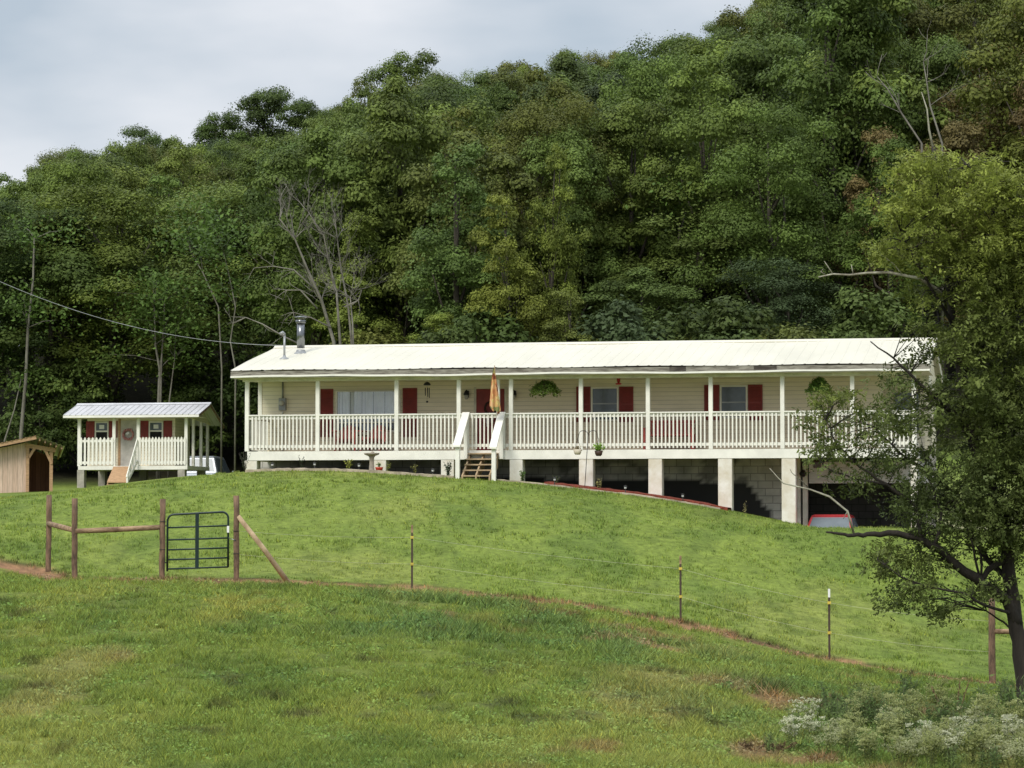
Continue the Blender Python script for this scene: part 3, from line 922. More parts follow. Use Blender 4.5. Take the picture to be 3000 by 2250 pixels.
def window(S0, S1, y0, y1, meet, fw=.045, kind='sash'):
    u0, u1 = U(S0, VW), U(S1, VW)
    zt_, zb = HF.Z(y0, u0, VW), HF.Z(y1, u0, VW)
    fr = hm()
    fr.box((u0, VW - .04, zb), (u0 + fw, VW - .002, zt_)).box((u1 - fw, VW - .04, zb), (u1, VW - .002, zt_))
    fr.box((u0 + fw, VW - .04, zt_ - fw), (u1 - fw, VW - .002, zt_)).box((u0 + fw, VW - .05, zb), (u1 - fw, VW - .002, zb + fw))
    wo = fr.build('window', M['white'], house)
    zm_ = HF.Z(meet, u0, VW)
    hm().box((u0 + fw, VW - .028, zm_ - .018), (u1 - fw, VW - .006, zm_ + .018)).build('meeting_rail', M['grey_metal'], wo)
    hm().box((u0 + fw, VW - .018, zm_ + .018), (u1 - fw, VW - .004, zt_ - fw)).build('pane', M['pane'], wo)
    hm().box((u0 + fw, VW - .022, zb + fw), (u1 - fw, VW - .004, zm_ - .018)).build('pane', M['pane'], wo)


def shutter(S0, S1, y0, y1):
    u0, u1 = U(S0, VW), U(S1, VW)
    z1_, z0_ = HF.Z(y0, u0, VW), HF.Z(y1, u0, VW)
    s_ = hm().box((u0, VW - .02, z0_), (u1, VW - .001, z1_))
    e = .04
    s_.box((u0, VW - .035, z0_), (u0 + e, VW - .0205, z1_)).box((u1 - e, VW - .035, z0_), (u1, VW - .0205, z1_))
    for zz in (z0_, (z0_ + z1_) / 2 - e / 2, z1_ - e): s_.box((u0 + e, VW - .035, zz), (u1 - e, VW - .0205, zz + e))
    k = int((z1_ - z0_ - 2 * e) / .045)
    for i in range(k):
        zz = z0_ + e + .012 + i * .045
        s_.hexa([(u0 + e, VW - .031, zz), (u1 - e, VW - .031, zz), (u1 - e, VW - .021, zz + .02), (u0 + e, VW - .021, zz + .02), (u0 + e, VW - .031, zz + .006), (u1 - e, VW - .031, zz + .006), (u1 - e, VW - .021, zz + .03), (u0 + e, VW - .021, zz + .03)])
    s_.build('shutter', M['red'], house)


window(1732, 1813, 1134, 1234, 1183)
window(2110, 2191, 1129, 1227, 1179)
for s in ((938, 976, 1140, 1280), (1180, 1222, 1137, 1280), (1689, 1730.5, 1133, 1236), (1814.5, 1856, 1133, 1236), (2064, 2108, 1128, 1231), (2192.5, 2235, 1127, 1231)): shutter(*s)
# picture window
u0, u1 = U(984, VW), U(1174, VW)
zt_, zb = HF.Z(1145, u0, VW), HF.Z(1268, u0, VW)
fr = hm()
for b0, b1 in (((u0, zb), (u0 + .05, zt_)), ((u1 - .06, zb), (u1, zt_)), ((u0 + .05, zt_ - .03), (u1 - .06, zt_)), ((u0 + .05, zb), (u1 - .06, zb + .06))):
    fr.box((b0[0], VW - .06, b0[1]), (b1[0], VW - .002, b1[1]))
pw = fr.build('picture_window', M['white'], house)
cu = hm(); vs = []; fs = []
nn = 90
zc0 = zb + .28
for i in range(nn + 1):
    u = u0 + .06 + (u1 - u0 - .13) * i / nn
    vv = VW - .018 + .007 * math.sin(i * 1.1) + .004 * math.sin(i * .37)
    vs += [(u, vv, zc0), (u, vv, zt_ - .035)]
for i in range(nn): fs.append((2 * i, 2 * i + 2, 2 * i + 3, 2 * i + 1))
cu.add(vs, fs, True).build('curtain', M['curtain'], pw)
hm().box((u0 + .05, VW - .010, zb + .06), (u1 - .06, VW - .004, zt_ - .03)).build('dark_pane', M['pane'], pw)
hm().box((u0 + .05, VW - .045, zb + .06), (u1 - .06, VW - .041, zt_ - .03)).build('pane', M['glass'], pw)
hm().box((u0 + .05, VW - .056, zb + .26), (u1 - .06, VW - .046, zb + .30)).build('sash_rail', M['white'], pw)
# door
u0, u1 = U(1396, VW), U(1478, VW)
ztd = HF.Z(1140, u0, VW)
door = hm().box((u0 + .0, VW - .03, ZD + .01), (u1, VW - .002, ztd)).build('door', M['red'], house)
pn = hm()
wd = u1 - u0
for (a0, a1, b0, b1) in ((.12, .45, .55, .9), (.55, .88, .55, .9), (.12, .45, .1, .46), (.55, .88, .1, .46)):
    pn.box((u0 + wd * a0, VW - .04, ZD + (ztd - ZD) * b0), (u0 + wd * a1, VW - .0305, ZD + (ztd - ZD) * b1))
pn.build('door_panels', M['red'], door)
hm().lathe((u0 + .08, VW - .06, 2.95), [(.02, 0), (.03, .02), (.02, .05)], 8).build('handle', M['steel'], door)
hm().box((u0 - .07, VW - .02, ZD + .01), (u0 - .004, VW - .002, ztd + .06)).box((u1 + .004, VW - .02, ZD + .01), (u1 + .07, VW - .002, ztd + .06)).build('door_trim', M['ceil'], house)
# wall lamps
for s in (1369, 1507):
    u = U(s, VW); z = HF.Z(1162, u, VW)
    lo = hm().box((u - .05, VW - .03, z - .02), (u + .05, VW - .002, z + .16)).lathe((u, VW - .12, z + .04), [(.085, 0), (.08, .03), (.05, .1), (.015, .14)], 10).tube([(u, VW - .03, z + .12), (u, VW - .12, z + .16)], .014, 6).build('wall_lamp', M['dark'], house)
    hm().lathe((u, VW - .12, z - .08), [(.03, 0), (.05, .02), (.06, .118)], 10).build('lamp_glass', M['lampglass'], lo)
# stairs
st_v = -1.15
us0, us1 = U(1341, st_v), U(1447, st_v)
Xs, Ys = HF.W((us0 + us1) / 2, st_v); zg = ground(Xs, Ys)
sw = hm()
for u in (us0 + .12, (us0 + us1) / 2, us1 - .12):
    sw.hexa([(u - .02, -.08, 1.55), (u + .02, -.08, 1.55), (u + .02, st_v, zg - .1), (u - .02, st_v, zg - .1), (u - .02, -.08, 1.92), (u + .02, -.08, 1.92), (u + .02, st_v + .0, zg + .12), (u - .02, st_v + .0, zg + .12)])
stairs = sw.build('porch_stairs', M['wood_step'], house)
nt_ = 5
for k in range(nt_):
    t = (k + .55) / nt_
    zt2 = ZD - .03 + (zg + .0 - ZD) * t * .94
    hm().box((us0 + .09, -.07 + (st_v + .12) * t - .13, zt2), (us1 - .09, -.07 + (st_v + .12) * t + .12, zt2 + .035)).build('tread', M['wood_step'], stairs)
for u in (us0, us1):
    zb_ = ground(*HF.W(u, st_v))
    hm().box((u - .055, st_v - .055, zb_ - .2), (u + .055, st_v + .055, zb_ + .87)).build('newel_post', M['white'], stairs, .006)
    hm().box((u - .05, -.165, ZD - .24), (u + .05, -.065, 2.93)).build('newel_post', M['white'], stairs, .006)
    hm().hexa([(u - .1, st_v - .14, zb_ + .83), (u + .1, st_v - .14, zb_ + .83), (u + .1, -.1, 2.94), (u - .1, -.1, 2.94), (u - .1, st_v - .14, zb_ + .89), (u + .1, st_v - .14, zb_ + .89), (u + .1, -.1, 3.03), (u - .1, -.1, 3.03)]).build('handrail', M['white'], stairs, .006)
    hm().hexa([(u - .02, st_v + .06, zb_ + .62), (u + .02, st_v + .06, zb_ + .62), (u + .02, -.17, 2.72), (u - .02, -.17, 2.72), (u - .02, st_v + .06, zb_ + .8), (u + .02, st_v + .06, zb_ + .8), (u + .02, -.17, 2.9), (u - .02, -.17, 2.9)]).build('side_board', M['white'], stairs)


# ------------------------------------------------------------------ things on and around the porch
def at_house(sx, sy, v):
    u = U(sx, v); x, y = HF.W(u, v)
    return (x, y, HF.Z(sy, u, v)), u


def ribbon_leaves(stems, size, tint, name, parent, n_each=14, aspect=.45):
    """stems: list of polylines; leaves set in pairs along each."""
    c = []; nr = []
    for pl in stems:
        pl = np.array(pl)
        for k in range(n_each):
            t = (k + .5) / n_each * (len(pl) - 1); i = min(int(t), len(pl) - 2); f = t - i
            p = pl[i] * (1 - f) + pl[i + 1] * f
            c.append(p + rng.normal(0, size * .35, 3)); nr.append(rng.normal(0, .5, 3) + np.array([0, -.3, .8]))
    c = np.array(c); nr = unit(np.array(nr))
    q = leaf_quads(c, nr, rng.uniform(.6, 1.2, len(c)) * size, aspect)
    tn = rng.uniform(.55, 1.5, len(c))
    ti = np.tile(np.array(tint), (len(c), 1))
    return np_mesh(name, q, 4, M['leaf_c'], parent, tn, ti)


def hanging_fern(sx, ytop, ybot, width, label, tint):
    (x, y, z), u = at_house(sx, ytop, .35)
    zb = HF.Z(ybot, u, .35)
    hgt = z - zb; rr = width / F * y / 2
    t = thing('hanging_fern', label, 'fern', (x, y, zb), 0, 'ferns hanging along the porch eave')
    pz = hgt * .62
    MB().lathe((0, 0, pz - .16), [(.09, 0), (.13, .12), (.14, .17)], 14).build('pot', M['brown_pot'], t)
    hk = MB()
    for k in range(3):
        a = k * 2.1
        hk.tube([(.13 * math.cos(a), .13 * math.sin(a), pz), (0, 0, 3.985 - zb)], .004, 4)
    hk.build('hanger', M['dark'], t)
    stems = []
    for k in range(120):
        a = random.uniform(0, 2 * PI); e = random.uniform(.0, 1.2); L = rr * random.uniform(.75, 1.15)
        pl = []
        for j in range(6):
            s = j / 5
            r_ = L * s * math.cos(e * .5)
            pl.append((r_ * math.cos(a), r_ * math.sin(a), pz + .02 + L * .8 * math.sin(e) * (s - s * s * .8) - s ** 1.6 * hgt * random.uniform(.35, .68)))
        stems.append(pl)
    ribbon_leaves(stems, .10, tint, 'fronds', t, 20, .38)


hanging_fern(1598, 1104, 1163, 84, 'hanging fern with arching fronds nearer the porch steps, left of the two', (.18, .27, .06))
hanging_fern(2401, 1092, 1160, 72, 'hanging fern trailing downward near the right end of the porch', (.15, .25, .055))

# wind chime
(x, y, z), u = at_house(1251, 1122, .5)
t = thing('wind_chime', 'dark wind chime with long tubes hanging from the porch ceiling', 'wind chime', (x, y, z))
MB().lathe((0, 0, -.06), [(.09, 0), (.1, .02), (.06, .07), (.02, .09)], 12).build('top_disc', M['dark'], t)
for k in range(5):
    a = k * 2 * PI / 5
    MB().tube([(.06 * math.cos(a), .06 * math.sin(a), -.13), (.06 * math.cos(a), .06 * math.sin(a), -.40 + .03 * k)], .012, 7).build('chime_tube', M['dark'], t)
MB().tube([(0, 0, 3.985 - z), (0, 0, -.48)], .003, 4).lathe((0, 0, -.54), [(.005, 0), (.03, .02), (.03, .05), (.005, .06)], 8).build('clapper', M['dark'], t)
# hummingbird feeder
(x, y, z), u = at_house(1812.5, 1127, .4)
t = thing('bird_feeder', 'small red hummingbird feeder hanging above the window', 'bird feeder', (x, y, z))
MB().lathe((0, 0, 0), [(.06, 0), (.085, .015), (.08, .035), (.03, .05)], 12).build('base', M['feeder'], t)
MB().lathe((0, 0, .05), [(.025, 0), (.045, .04), (.05, .1)], 12).build('bottle', M['feeder'], t)
MB().lathe((0, 0, .15), [(.055, 0), (.05, .03), (.01, .045)], 12).tube([(0, 0, .19), (0, 0, 3.985 - z)], .004, 4).build('cap', M['feeder'], t)
# flag
(x, y, z), u = at_house(1449, 1071, -.75)
zp = HF.Z(1240, u, -.1)
t = thing('garden_flag', 'furled orange patterned flag on a slanted pole at the head of the porch steps', 'flag', (x, y, z))
bx_, by_ = HF.W(U(1460, -.06), -.06)
foot = (bx_ - x, by_ - y, HF.Z(1262, u, -.06) - z)
MB().tube([foot, (0, 0, 0)], .012, 7).build('pole', M['wood_rail'], t)
vs = []; fs = []
nr_, nc_ = 24, 14
for i in range(nr_ + 1):
    s = i / nr_
    wd_ = .03 + .26 * min(1, s * 1.15) ** .8 * (1 if s < .93 else 1 - (s - .93) * 5)
    zz = -.08 - s * 1.08
    for j in range(nc_ + 1):
        q = j / nc_
        px = -.02 + foot[0] * .25 * s - wd_ * .55 + wd_ * q + .03 * s
        py = foot[1] * .22 * s - .04 + .045 * math.sin(q * 13 + s * 2) * (.3 + s)
        vs.append((px, py, zz - .10 * q * s - .03 * math.sin(q * 9) * s))
for i in range(nr_):
    for j in range(nc_): fs.append((i * (nc_ + 1) + j, i * (nc_ + 1) + j + 1, (i + 1) * (nc_ + 1) + j + 1, (i + 1) * (nc_ + 1) + j))
MB().add(vs, fs, True).build('flag_cloth', M['flag'], t)
# wreath on the door
(x, y, z), u = at_house(1437, 1196, VW - .06)
t = thing('door_wreath', 'dark twig wreath with white bow hanging on the red front door', 'wreath', (x, y, z), -HA)
rg = MB()
for k in range(26):
    a0 = k * 2 * PI / 26; rr = random.uniform(.13, .19)
    rg.tube([(rr * math.cos(a0 + d) * 1.0, random.uniform(-.03, .01), rr * math.sin(a0 + d)) for d in (0, .25, .5, .75)], .014, 5)
rg.build('twig_ring', mat('dark_twigs', (.05, .03, .02), .9), t)
MB().add([(-.02, -.05, -.12), (-.12, -.06, -.2), (-.1, -.05, -.5), (-.03, -.05, -.52), (.02, -.05, -.12), (.1, -.06, -.22), (.08, -.05, -.42), (.02, -.05, -.4)], [(0, 1, 2, 3), (4, 5, 6, 7)]).build('bow', M['paper'], t)


# adirondack chairs
def chair_proto(label):
    t = thing('porch_chair', label, 'chair', (0, 0, 0), 0, 'red chairs on the porch')
    for k in range(6):
        x0 = -.24 + k * .083; top = .58 + .16 * math.sin((k + .5) / 6 * PI)
        MB().hexa([(x0, .22, .24), (x0 + .07, .22, .24), (x0 + .07, .25, .24), (x0, .25, .24), (x0, .44, top), (x0 + .07, .44, top), (x0 + .07, .47, top), (x0, .47, top)]).build('back_slat', M['red_chair'], t)
    s = MB()
    for k in range(5): s.box((-.25, -.22 + k * .09, .36 - k * .025), (.25, -.145 + k * .09, .38 - k * .025))
    s.build('seat', M['red_chair'], t)
    for sx_ in (-1, 1):
        MB().box((sx_ * .27 - .04, -.28, 0), (sx_ * .27 + .0, -.2, .55)).build('leg', M['red_chair'], t)
        MB().beam((sx_ * .24, -.24, .36), (sx_ * .24, .42, .03), .03, .1).build('leg', M['red_chair'], t)
        MB().box((sx_ * .31 - .07, -.32, .551), (sx_ * .31 + .07, .32, .575)).build('armrest', M['red_chair'], t)
    return t


c0 = chair_proto('red wooden slat back chair under the picture window, left of the pair')
(x, y, z), u = at_house(1016, 1330, 1.0); c0.location = (x, y, ZD + .003); c0.rotation_euler.z = -HA + .12
(x, y, z), u = at_house(1095, 1330, 1.0); dup(c0, (x, y, ZD + .003), -HA - .1, None, 'red wooden slat back chair under the picture window, right of the pair')
(x, y, z), u = at_house(1055, 1330, 1.1)
t = thing('side_table', 'small low table between the two red porch chairs', 'table', (x, y, ZD + .003), -HA)
MB().box((-.16, -.16, .44), (.16, .16, .47)).build('table_top', M['wood_rail'], t)
for a in (-1, 1):
    for b_ in (-1, 1): MB().box((a * .13 - .02, b_ * .13 - .02, 0), (a * .13 + .02, b_ * .13 + .02, .438)).build('leg', M['wood_rail'], t)
# bench
(x, y, z), u = at_house(1961, 1330, 1.35)
t = thing('porch_bench', 'red wooden bench with slatted back on the porch between two windows', 'bench', (x, y, ZD + .003), -HA)
BW = .67
MB().box((-BW, .2, .74), (BW, .245, .82)).box((-BW, .2, .38), (BW, .245, .44)).build('back_rail', M['red_chair'], t)
for k in range(9):
    x0 = -BW + .06 + k * (2 * BW - .12) / 9
    MB().box((x0, .21, .445), (x0 + .11, .235, .735)).build('back_slat', M['red_chair'], t)
s = MB()
for k in range(4): s.box((-BW, -.25 + k * .11, .40), (BW, -.15 + k * .11, .425))
s.build('seat', M['red_chair'], t)
for a in (-1, 1):
    MB().box((a * (BW - .03) - .03, .2, 0), (a * (BW - .03) + .03, .25, .378)).build('leg', M['red_chair'], t)
    MB().box((a * (BW - .03) - .03, -.25, 0), (a * (BW - .03) + .03, -.19, .398)).build('leg', M['red_chair'], t)
    MB().box((a * (BW - .03) - .035, -.27, .58), (a * (BW - .03) + .035, .198, .61)).box((a * (BW - .03) - .03, -.25, .426), (a * (BW - .03) + .03, -.19, .579)).build('armrest', M['red_chair'], t)

# mulch bed and edging in front of the porch
def strip(name, pts, w0, w1, h, m, kind=None):
    vs = []; fs = []
    for (u, v) in pts:
        for vv, hh in ((v - w0, -.05), (v - w0, h), (v + w1, h), (v + w1, -.05)):
            X, Y = HF.W(u, vv); vs.append((X, Y, ground(X, Y) + hh + (random.uniform(-.012, .012) if hh > 0 else 0)))
    for i in range(len(pts) - 1):
        for k in range(3): fs.append((i * 4 + k, i * 4 + k + 1, i * 4 + 5 + k, i * 4 + 4 + k))
    o = MB().add(vs, fs).build(name, m)
    return o


bed = [(u, -.62) for u in np.linspace(U(1600, -.6), U(2135, -.6), 40)]
o = strip('mulch_bed', bed, .3, .55, .07, M['mulch']); o['kind'] = 'structure'
eds = [(u, -1.0) for u in np.linspace(U(720, -1), U(1330, -1), 40)]
o = strip('garden_edging', eds, .05, .05, .07, M['edging']); tag(o, 'pale timber edging along the bed left of the porch steps', 'edging')
eds = [(u, -1.0) for u in np.linspace(U(1458, -1), U(2110, -1), 40)]
o = strip('garden_edging', eds, .04, .04, .035, M['edging']); tag(o, 'pale timber edging along the red mulch right of the porch steps', 'edging')


def ghouse(sx, v):
    u = U(sx, v); X, Y = HF.W(u, v); return X, Y, ground(X, Y)


# birdbath
x, y, z = ghouse(1089, -.75)
t = thing('birdbath', 'weathered stone birdbath in front of the porch', 'birdbath', (x, y, z - .03))
MB().lathe((0, 0, 0), [(.13, 0), (.12, .05), (.075, .1), (.06, .25), (.065, .42), (.09, .46)], 16).build('pedestal', M['stone'], t)
MB().lathe((0, 0, .46), [(.08, 0), (.19, .04), (.21, .085), (.19, .085), (.1, .05), (.0, .045)], 20).build('basin', M['stone'], t)
MB().lathe((0.02, 0, .505), [(.05, 0), (.06, .03), (.04, .07), (.01, .09)], 8).build('figure', M['stone'], t)


def small_plant(sx, v, h, w, label, tint, nst=9, size=.06, name='garden_plant', group='plants in the bed along the porch', pot=None, z0=None):
    x, y, z = ghouse(sx, v)
    t = thing(name, label, 'plant', (x, y, z - .01), 0, group)
    b0 = 0
    if pot:
        MB().lathe((0, 0, .0), [(.07, 0), (.1, .13), (.11, .16), (.09, .16), (.0, .15)], 12).build('pot', pot, t); b0 = .15
    stems = []
    st = MB()
    for k in range(nst):
        a = random.uniform(0, 2 * PI); r_ = random.uniform(.2, 1) * w / 2
        pl = [(0, 0, b0), (r_ * .4 * math.cos(a), r_ * .4 * math.sin(a), b0 + h * .5), (r_ * math.cos(a), r_ * math.sin(a), b0 + h * random.uniform(.7, 1.05))]
        stems.append(pl); st.tube(pl, [.006, .005, .003], 4)
    st.build('stems', M['bark'], t)
    ribbon_leaves(stems, size, tint, 'leaves', t, 12, .5)
    return t


small_plant(717, -.6, .55, .35, 'thin dark shrub at the left corner of the porch', (.05, .07, .03), 9, .05)
small_plant(882, -.55, .4, .3, 'sparse dark stalky plant in front of the left crawl space', (.05, .07, .03), 6, .05)
small_plant(1021, -.6, .33, .3, 'bushy yellow green plant left of the birdbath', (.30, .32, .06), 12, .06)
small_plant(1111, -.75, .14, .14, 'small green plant in a red pot right of the birdbath', (.16, .25, .05), 8, .045, 'potted_plant', None, M['terracotta'])
small_plant(1138, -.5, .28, .16, 'upright yellow green plant beside the red pot', (.28, .30, .06), 8, .05)
small_plant(1215, -.5, .32, .16, 'narrow yellow green plant midway between birdbath and steps', (.30, .30, .07), 8, .05)
small_plant(1313, -.6, .45, .32, 'dark green grassy plant just left of the porch steps', (.045, .075, .04), 16, .07)
small_plant(1530, -.6, .32, .24, 'leafy green plant at the foot of the pier right of the steps', (.09, .16, .035), 12, .06)
small_plant(1629, -.3, .28, .3, 'faint green weed in the shade of the crawl space', (.06, .09, .03), 7, .05)
small_plant(1754, -.6, .32, .22, 'variegated yellow plant in red mulch beside the shepherd hook pier', (.34, .32, .12), 14, .06)
small_plant(2181, -.4, .32, .10, 'lone yellowish stalk in front of the grey foundation wall', (.30, .27, .12), 6, .05)
# solar lights
lt0 = None
for sx, lab in ((798, 'leftmost of the small black solar lights along the bed'), (922, 'small black solar light left of the bushy yellow plant'), (1052, 'small black solar light just left of the birdbath'), (1268, 'small black solar light left of the dark grassy plant'),
                (1625, 'small solar light in the mulch right of the steps'), (1832, 'small solar light in the mulch between two piers'), (2000, 'rightmost of the small solar lights in the mulch')):
    x, y, z = ghouse(sx, -.93)
    if lt0 is None:
        lt0 = thing('solar_light', lab, 'garden light', (x, y, z), 0, 'solar lights along the porch bed')
        MB().tube([(0, 0, -.05), (0, 0, .14)], .012, 6).build('stake', M['dark'], lt0)
        MB().lathe((0, 0, .14), [(.03, 0), (.035, .06)], 10).build('lens', M['light_clear'], lt0)
        MB().lathe((0, 0, .2), [(.055, 0), (.05, .02), (.01, .035)], 10).build('lamp_cap', M['dark'], lt0)
    else:
        dup(lt0, (x, y, z), 0, None, lab)
# shepherd hook with two baskets
x, y, z = ghouse(1712, -.85)
t = thing('shepherd_hook', 'thin dark double shepherd hook standing in the mulch before a pier', 'plant hook', (x, y, z), -HA)
ztop = HF.Z(1275, U(1712, -.85), -.85) - z
lean = .1
MB().tube([(0, 0, -.1), (lean, 0, ztop)], .009, 6).build('pole', M['dark'], t)
for sgn, wd_ in ((-1, .26), (1, .26)):
    pl = [(lean, 0, ztop)]
    for k in range(1, 11):
        a = k / 10 * PI * .95
        pl.append((lean + sgn * wd_ / 2 * (1 - math.cos(a)), 0, ztop + .12 * math.sin(a) + (0 if k < 9 else -.04 * (k - 8))))
    pl.append((lean + sgn * (wd_ + .02), 0, ztop - .10))
    MB().tube(pl, .008, 6).build('hook_arm', M['dark'], t)
cth, sth = math.cos(-HA), math.sin(-HA)
for sgn, zo, pm, lab, tint in ((-1, HF.Z(1332, U(1694, -.85), -.85), M['cream_pot'], 'pale hanging pot nearly empty on the left arm of the shepherd hook', (.3, .25, .15)),
                               (1, HF.Z(1336, U(1750, -.85), -.85), M['brown_pot'], 'dark hanging pot with leafy green plant on the right arm of the shepherd hook', (.20, .34, .05))):
    ox = lean + sgn * .28
    X, Y = x + ox * cth, y + ox * sth
    p = thing('hanging_pot', lab, 'hanging pot', (X, Y, zo))
    MB().lathe((0, 0, 0), [(.06, 0), (.09, .04), (.11, .14), (.095, .14), (.0, .12)], 14).build('pot', pm, p)
    hk = MB()
    for k in range(3):
        a = k * 2.1 + .3; hk.tube([(.1 * math.cos(a), .1 * math.sin(a), .14), (0, 0, ztop - .1 - (zo - z))], .004, 4)
    hk.build('hanger', M['dark'], p)
    stems = []
    for k in range(26 if sgn > 0 else 6):
        a = random.uniform(0, 2 * PI); r_ = random.uniform(.05, .2 if sgn > 0 else .1); h = random.uniform(.06, .22 if sgn > 0 else .1)
        stems.append([(0, 0, .12), (r_ * .6 * math.cos(a), r_ * .6 * math.sin(a), .12 + h), (r_ * math.cos(a), r_ * math.sin(a), .12 + h * .5)])
    ribbon_leaves(stems, .075, tint, 'leaves', p, 9, .6)

# power line to the mast
pA = PT(0, 825, 77); pB = (HF.W(um, vm)[0] - .03, HF.W(um, vm)[1] - .03, HF.Z(1012, um, vm))
pl = []
for k in range(-14, 31):
    t_ = k / 30
    p = Vector(pA).lerp(Vector(pB), t_); p.z -= 4 * .42 * t_ * (1 - t_)
    pl.append(p)
o = MB().tube(pl, .0075, 6).build('power_line', M['cable'])
tag(o, 'pale overhead power cable running from the left to the roof mast', 'power line')


# ------------------------------------------------------------------ the small cottage
CF = Frame(0, 0, R(11))
cY = 110.0
cx0 = (229 - CX) / F * cY
CF.x0, CF.y0 = cx0, cY
cg = ground(cx0 + 2, cY + 1)
CB = cg
cot = thing('cottage', 'tiny beige cottage with white picket porch, red shutters and pale metal roof', 'cottage', (cx0, cY, CB), -R(11))


def cm(): return MB((0, 0, -CB))


CU = CF.U
CL = CU(549, 0); CD = 2.9
czd = CF.Z(1365, 2, 0); czb = CF.Z(1376, 2, 0)
ce = CF.Z(1214.6, 2, -.35); cfb = CF.Z(1223, 2, -.35); cr = CF.Z(1184, 2, 1.25); cbk = CF.Z(1247, 4, 2.9)
cul, cur = CU(184, -.35), CU(582, -.35)
cm().box((0, 0, czb), (CL, CD, czd)).build('deck', M['white'], cot)
vwl = .95
cm().box((.03, vwl, czd + .001), (3.62, CD - .05, cfb + .02)).prism([(vwl, cfb + .021), (CD - .05, cfb + .021), (1.25, cr - .1)], 0, .05, 3.6).build('wall', M['siding'], cot)
# roof
rf = cm()
for (v0, z0, v1, z1) in ((-.35, ce, 1.25, cr), (3.05, cbk, 1.25, cr)):
    vs = []; fs = []
    uu = []
    for k in range(int((cur - cul) / .24) + 1):
        u = cul + k * .24; uu += [(u, 0), (u + .03, .03), (u + .06, 0)]
    uu = [p for p in uu if p[0] <= cur] + [(cur, 0)]
    for (u, d) in uu: vs += [(u, v0, z0 + d), (u, v1, z1 + d), (u, v0, z0 + d - .015), (u, v1, z1 + d - .015)]
    for i in range(len(uu) - 1):
        b0 = i * 4; fs += [(b0, b0 + 4, b0 + 5, b0 + 1), (b0 + 2, b0 + 3, b0 + 7, b0 + 6), (b0, b0 + 2, b0 + 6, b0 + 4)]
    rf.add(vs, fs)
croof = rf.build('roof', M['roof_grey'], cot)
cm().prism([(1.12, cr - .02), (1.25, cr + .05), (1.38, cr - .02), (1.25, cr + .02)], 0, cul, cur).build('ridge_cap', M['roof_grey'], croof)
cm().box((cul, -.36, cfb), (cur, -.33, ce - .02)).build('fascia', M['white'], cot)
cm().box((cul + .02, -.32, cfb), (cur - .02, vwl - .004, cfb + .015)).build('porch_ceiling', M['ceil'], cot)
# gable on the right
cm().prism([(0.0, cfb + .016), (CD + .05, cbk + .02 - .0), (1.25, cr - .06)], 0, CL - .02, CL + .03).build('gable', M['siding'], cot)
rk = cm()
for (v0, z0) in ((-.35, ce), (3.05, cbk)):
    rk.hexa([(cur - .04, v0, z0 - .12), (cur - .01, v0, z0 - .12), (cur - .01, 1.25, cr - .12), (cur - .04, 1.25, cr - .12), (cur - .04, v0, z0 - .02), (cur - .01, v0, z0 - .02), (cur - .01, 1.25, cr - .02), (cur - .04, 1.25, cr - .02)])
rk.build('rake_board', M['wood_rail'], cot)
# posts
for s in (232, 334, 405, 546):
    u = min(CU(s, 0.06), CL - .07)
    cm().box((u - .06, .02, czd + .001), (u + .06, .12, cfb)).build('porch_post', M['white'], cot)
for v in (.95, 1.95, 2.8):
    cm().box((CL - .11, v - .05, czd + .001), (CL - .01, v + .05, cfb + .05 if v < 2 else cbk + .1)).build('porch_post', M['white'], cot)
# picket railing
pick = None; npk = 0
zt1 = CF.Z(1286, 2, 0)
for s0, s1, nn in ((232, 334, 9), (405, 546, 15)):
    a, b_ = CU(s0, 0), CU(s1, 0)
    ro = cm().box((a, .0, zt1 - .12), (b_, .018, zt1 - .03)).box((a, 0, czd + .08), (b_, .018, czd + .18)).build('railing', M['white'], cot)
    for k in range(nn):
        u = a + (b_ - a) * (k + .5) / nn
        if pick is None:
            o = cm().add([(-.04, -.02, czd + .03), (.04, -.02, czd + .03), (.04, -.002, czd + .03), (-.04, -.002, czd + .03), (-.04, -.02, zt1 + .02), (.04, -.02, zt1 + .02), (.04, -.002, zt1 + .02), (-.04, -.002, zt1 + .02), (0, -.02, zt1 + .08), (0, -.002, zt1 + .08)],
                         [(0, 1, 5, 8, 4), (3, 7, 9, 6, 2), (0, 4, 7, 3), (1, 2, 6, 5), (4, 8, 9, 7), (8, 5, 6, 9), (0, 3, 2, 1)]).build('picket', M['white'], ro); pick = o.data
        else:
            o = bpy.data.objects.new('picket', pick); COL.objects.link(o); o.parent = ro
        o.location = (u, 0, 0)
# piers
for (u, v) in ((.1, .15), (CL - .25, .15), (.1, 2.6), (CL - .25, 2.6), (2.0, 2.0)):
    X, Y = CF.W(u, v)
    cm().box((u - .14, v - .14, ground(X, Y) - .3), (u + .14, v + .14, czb - .002)).build('pier', M['block'], cot)
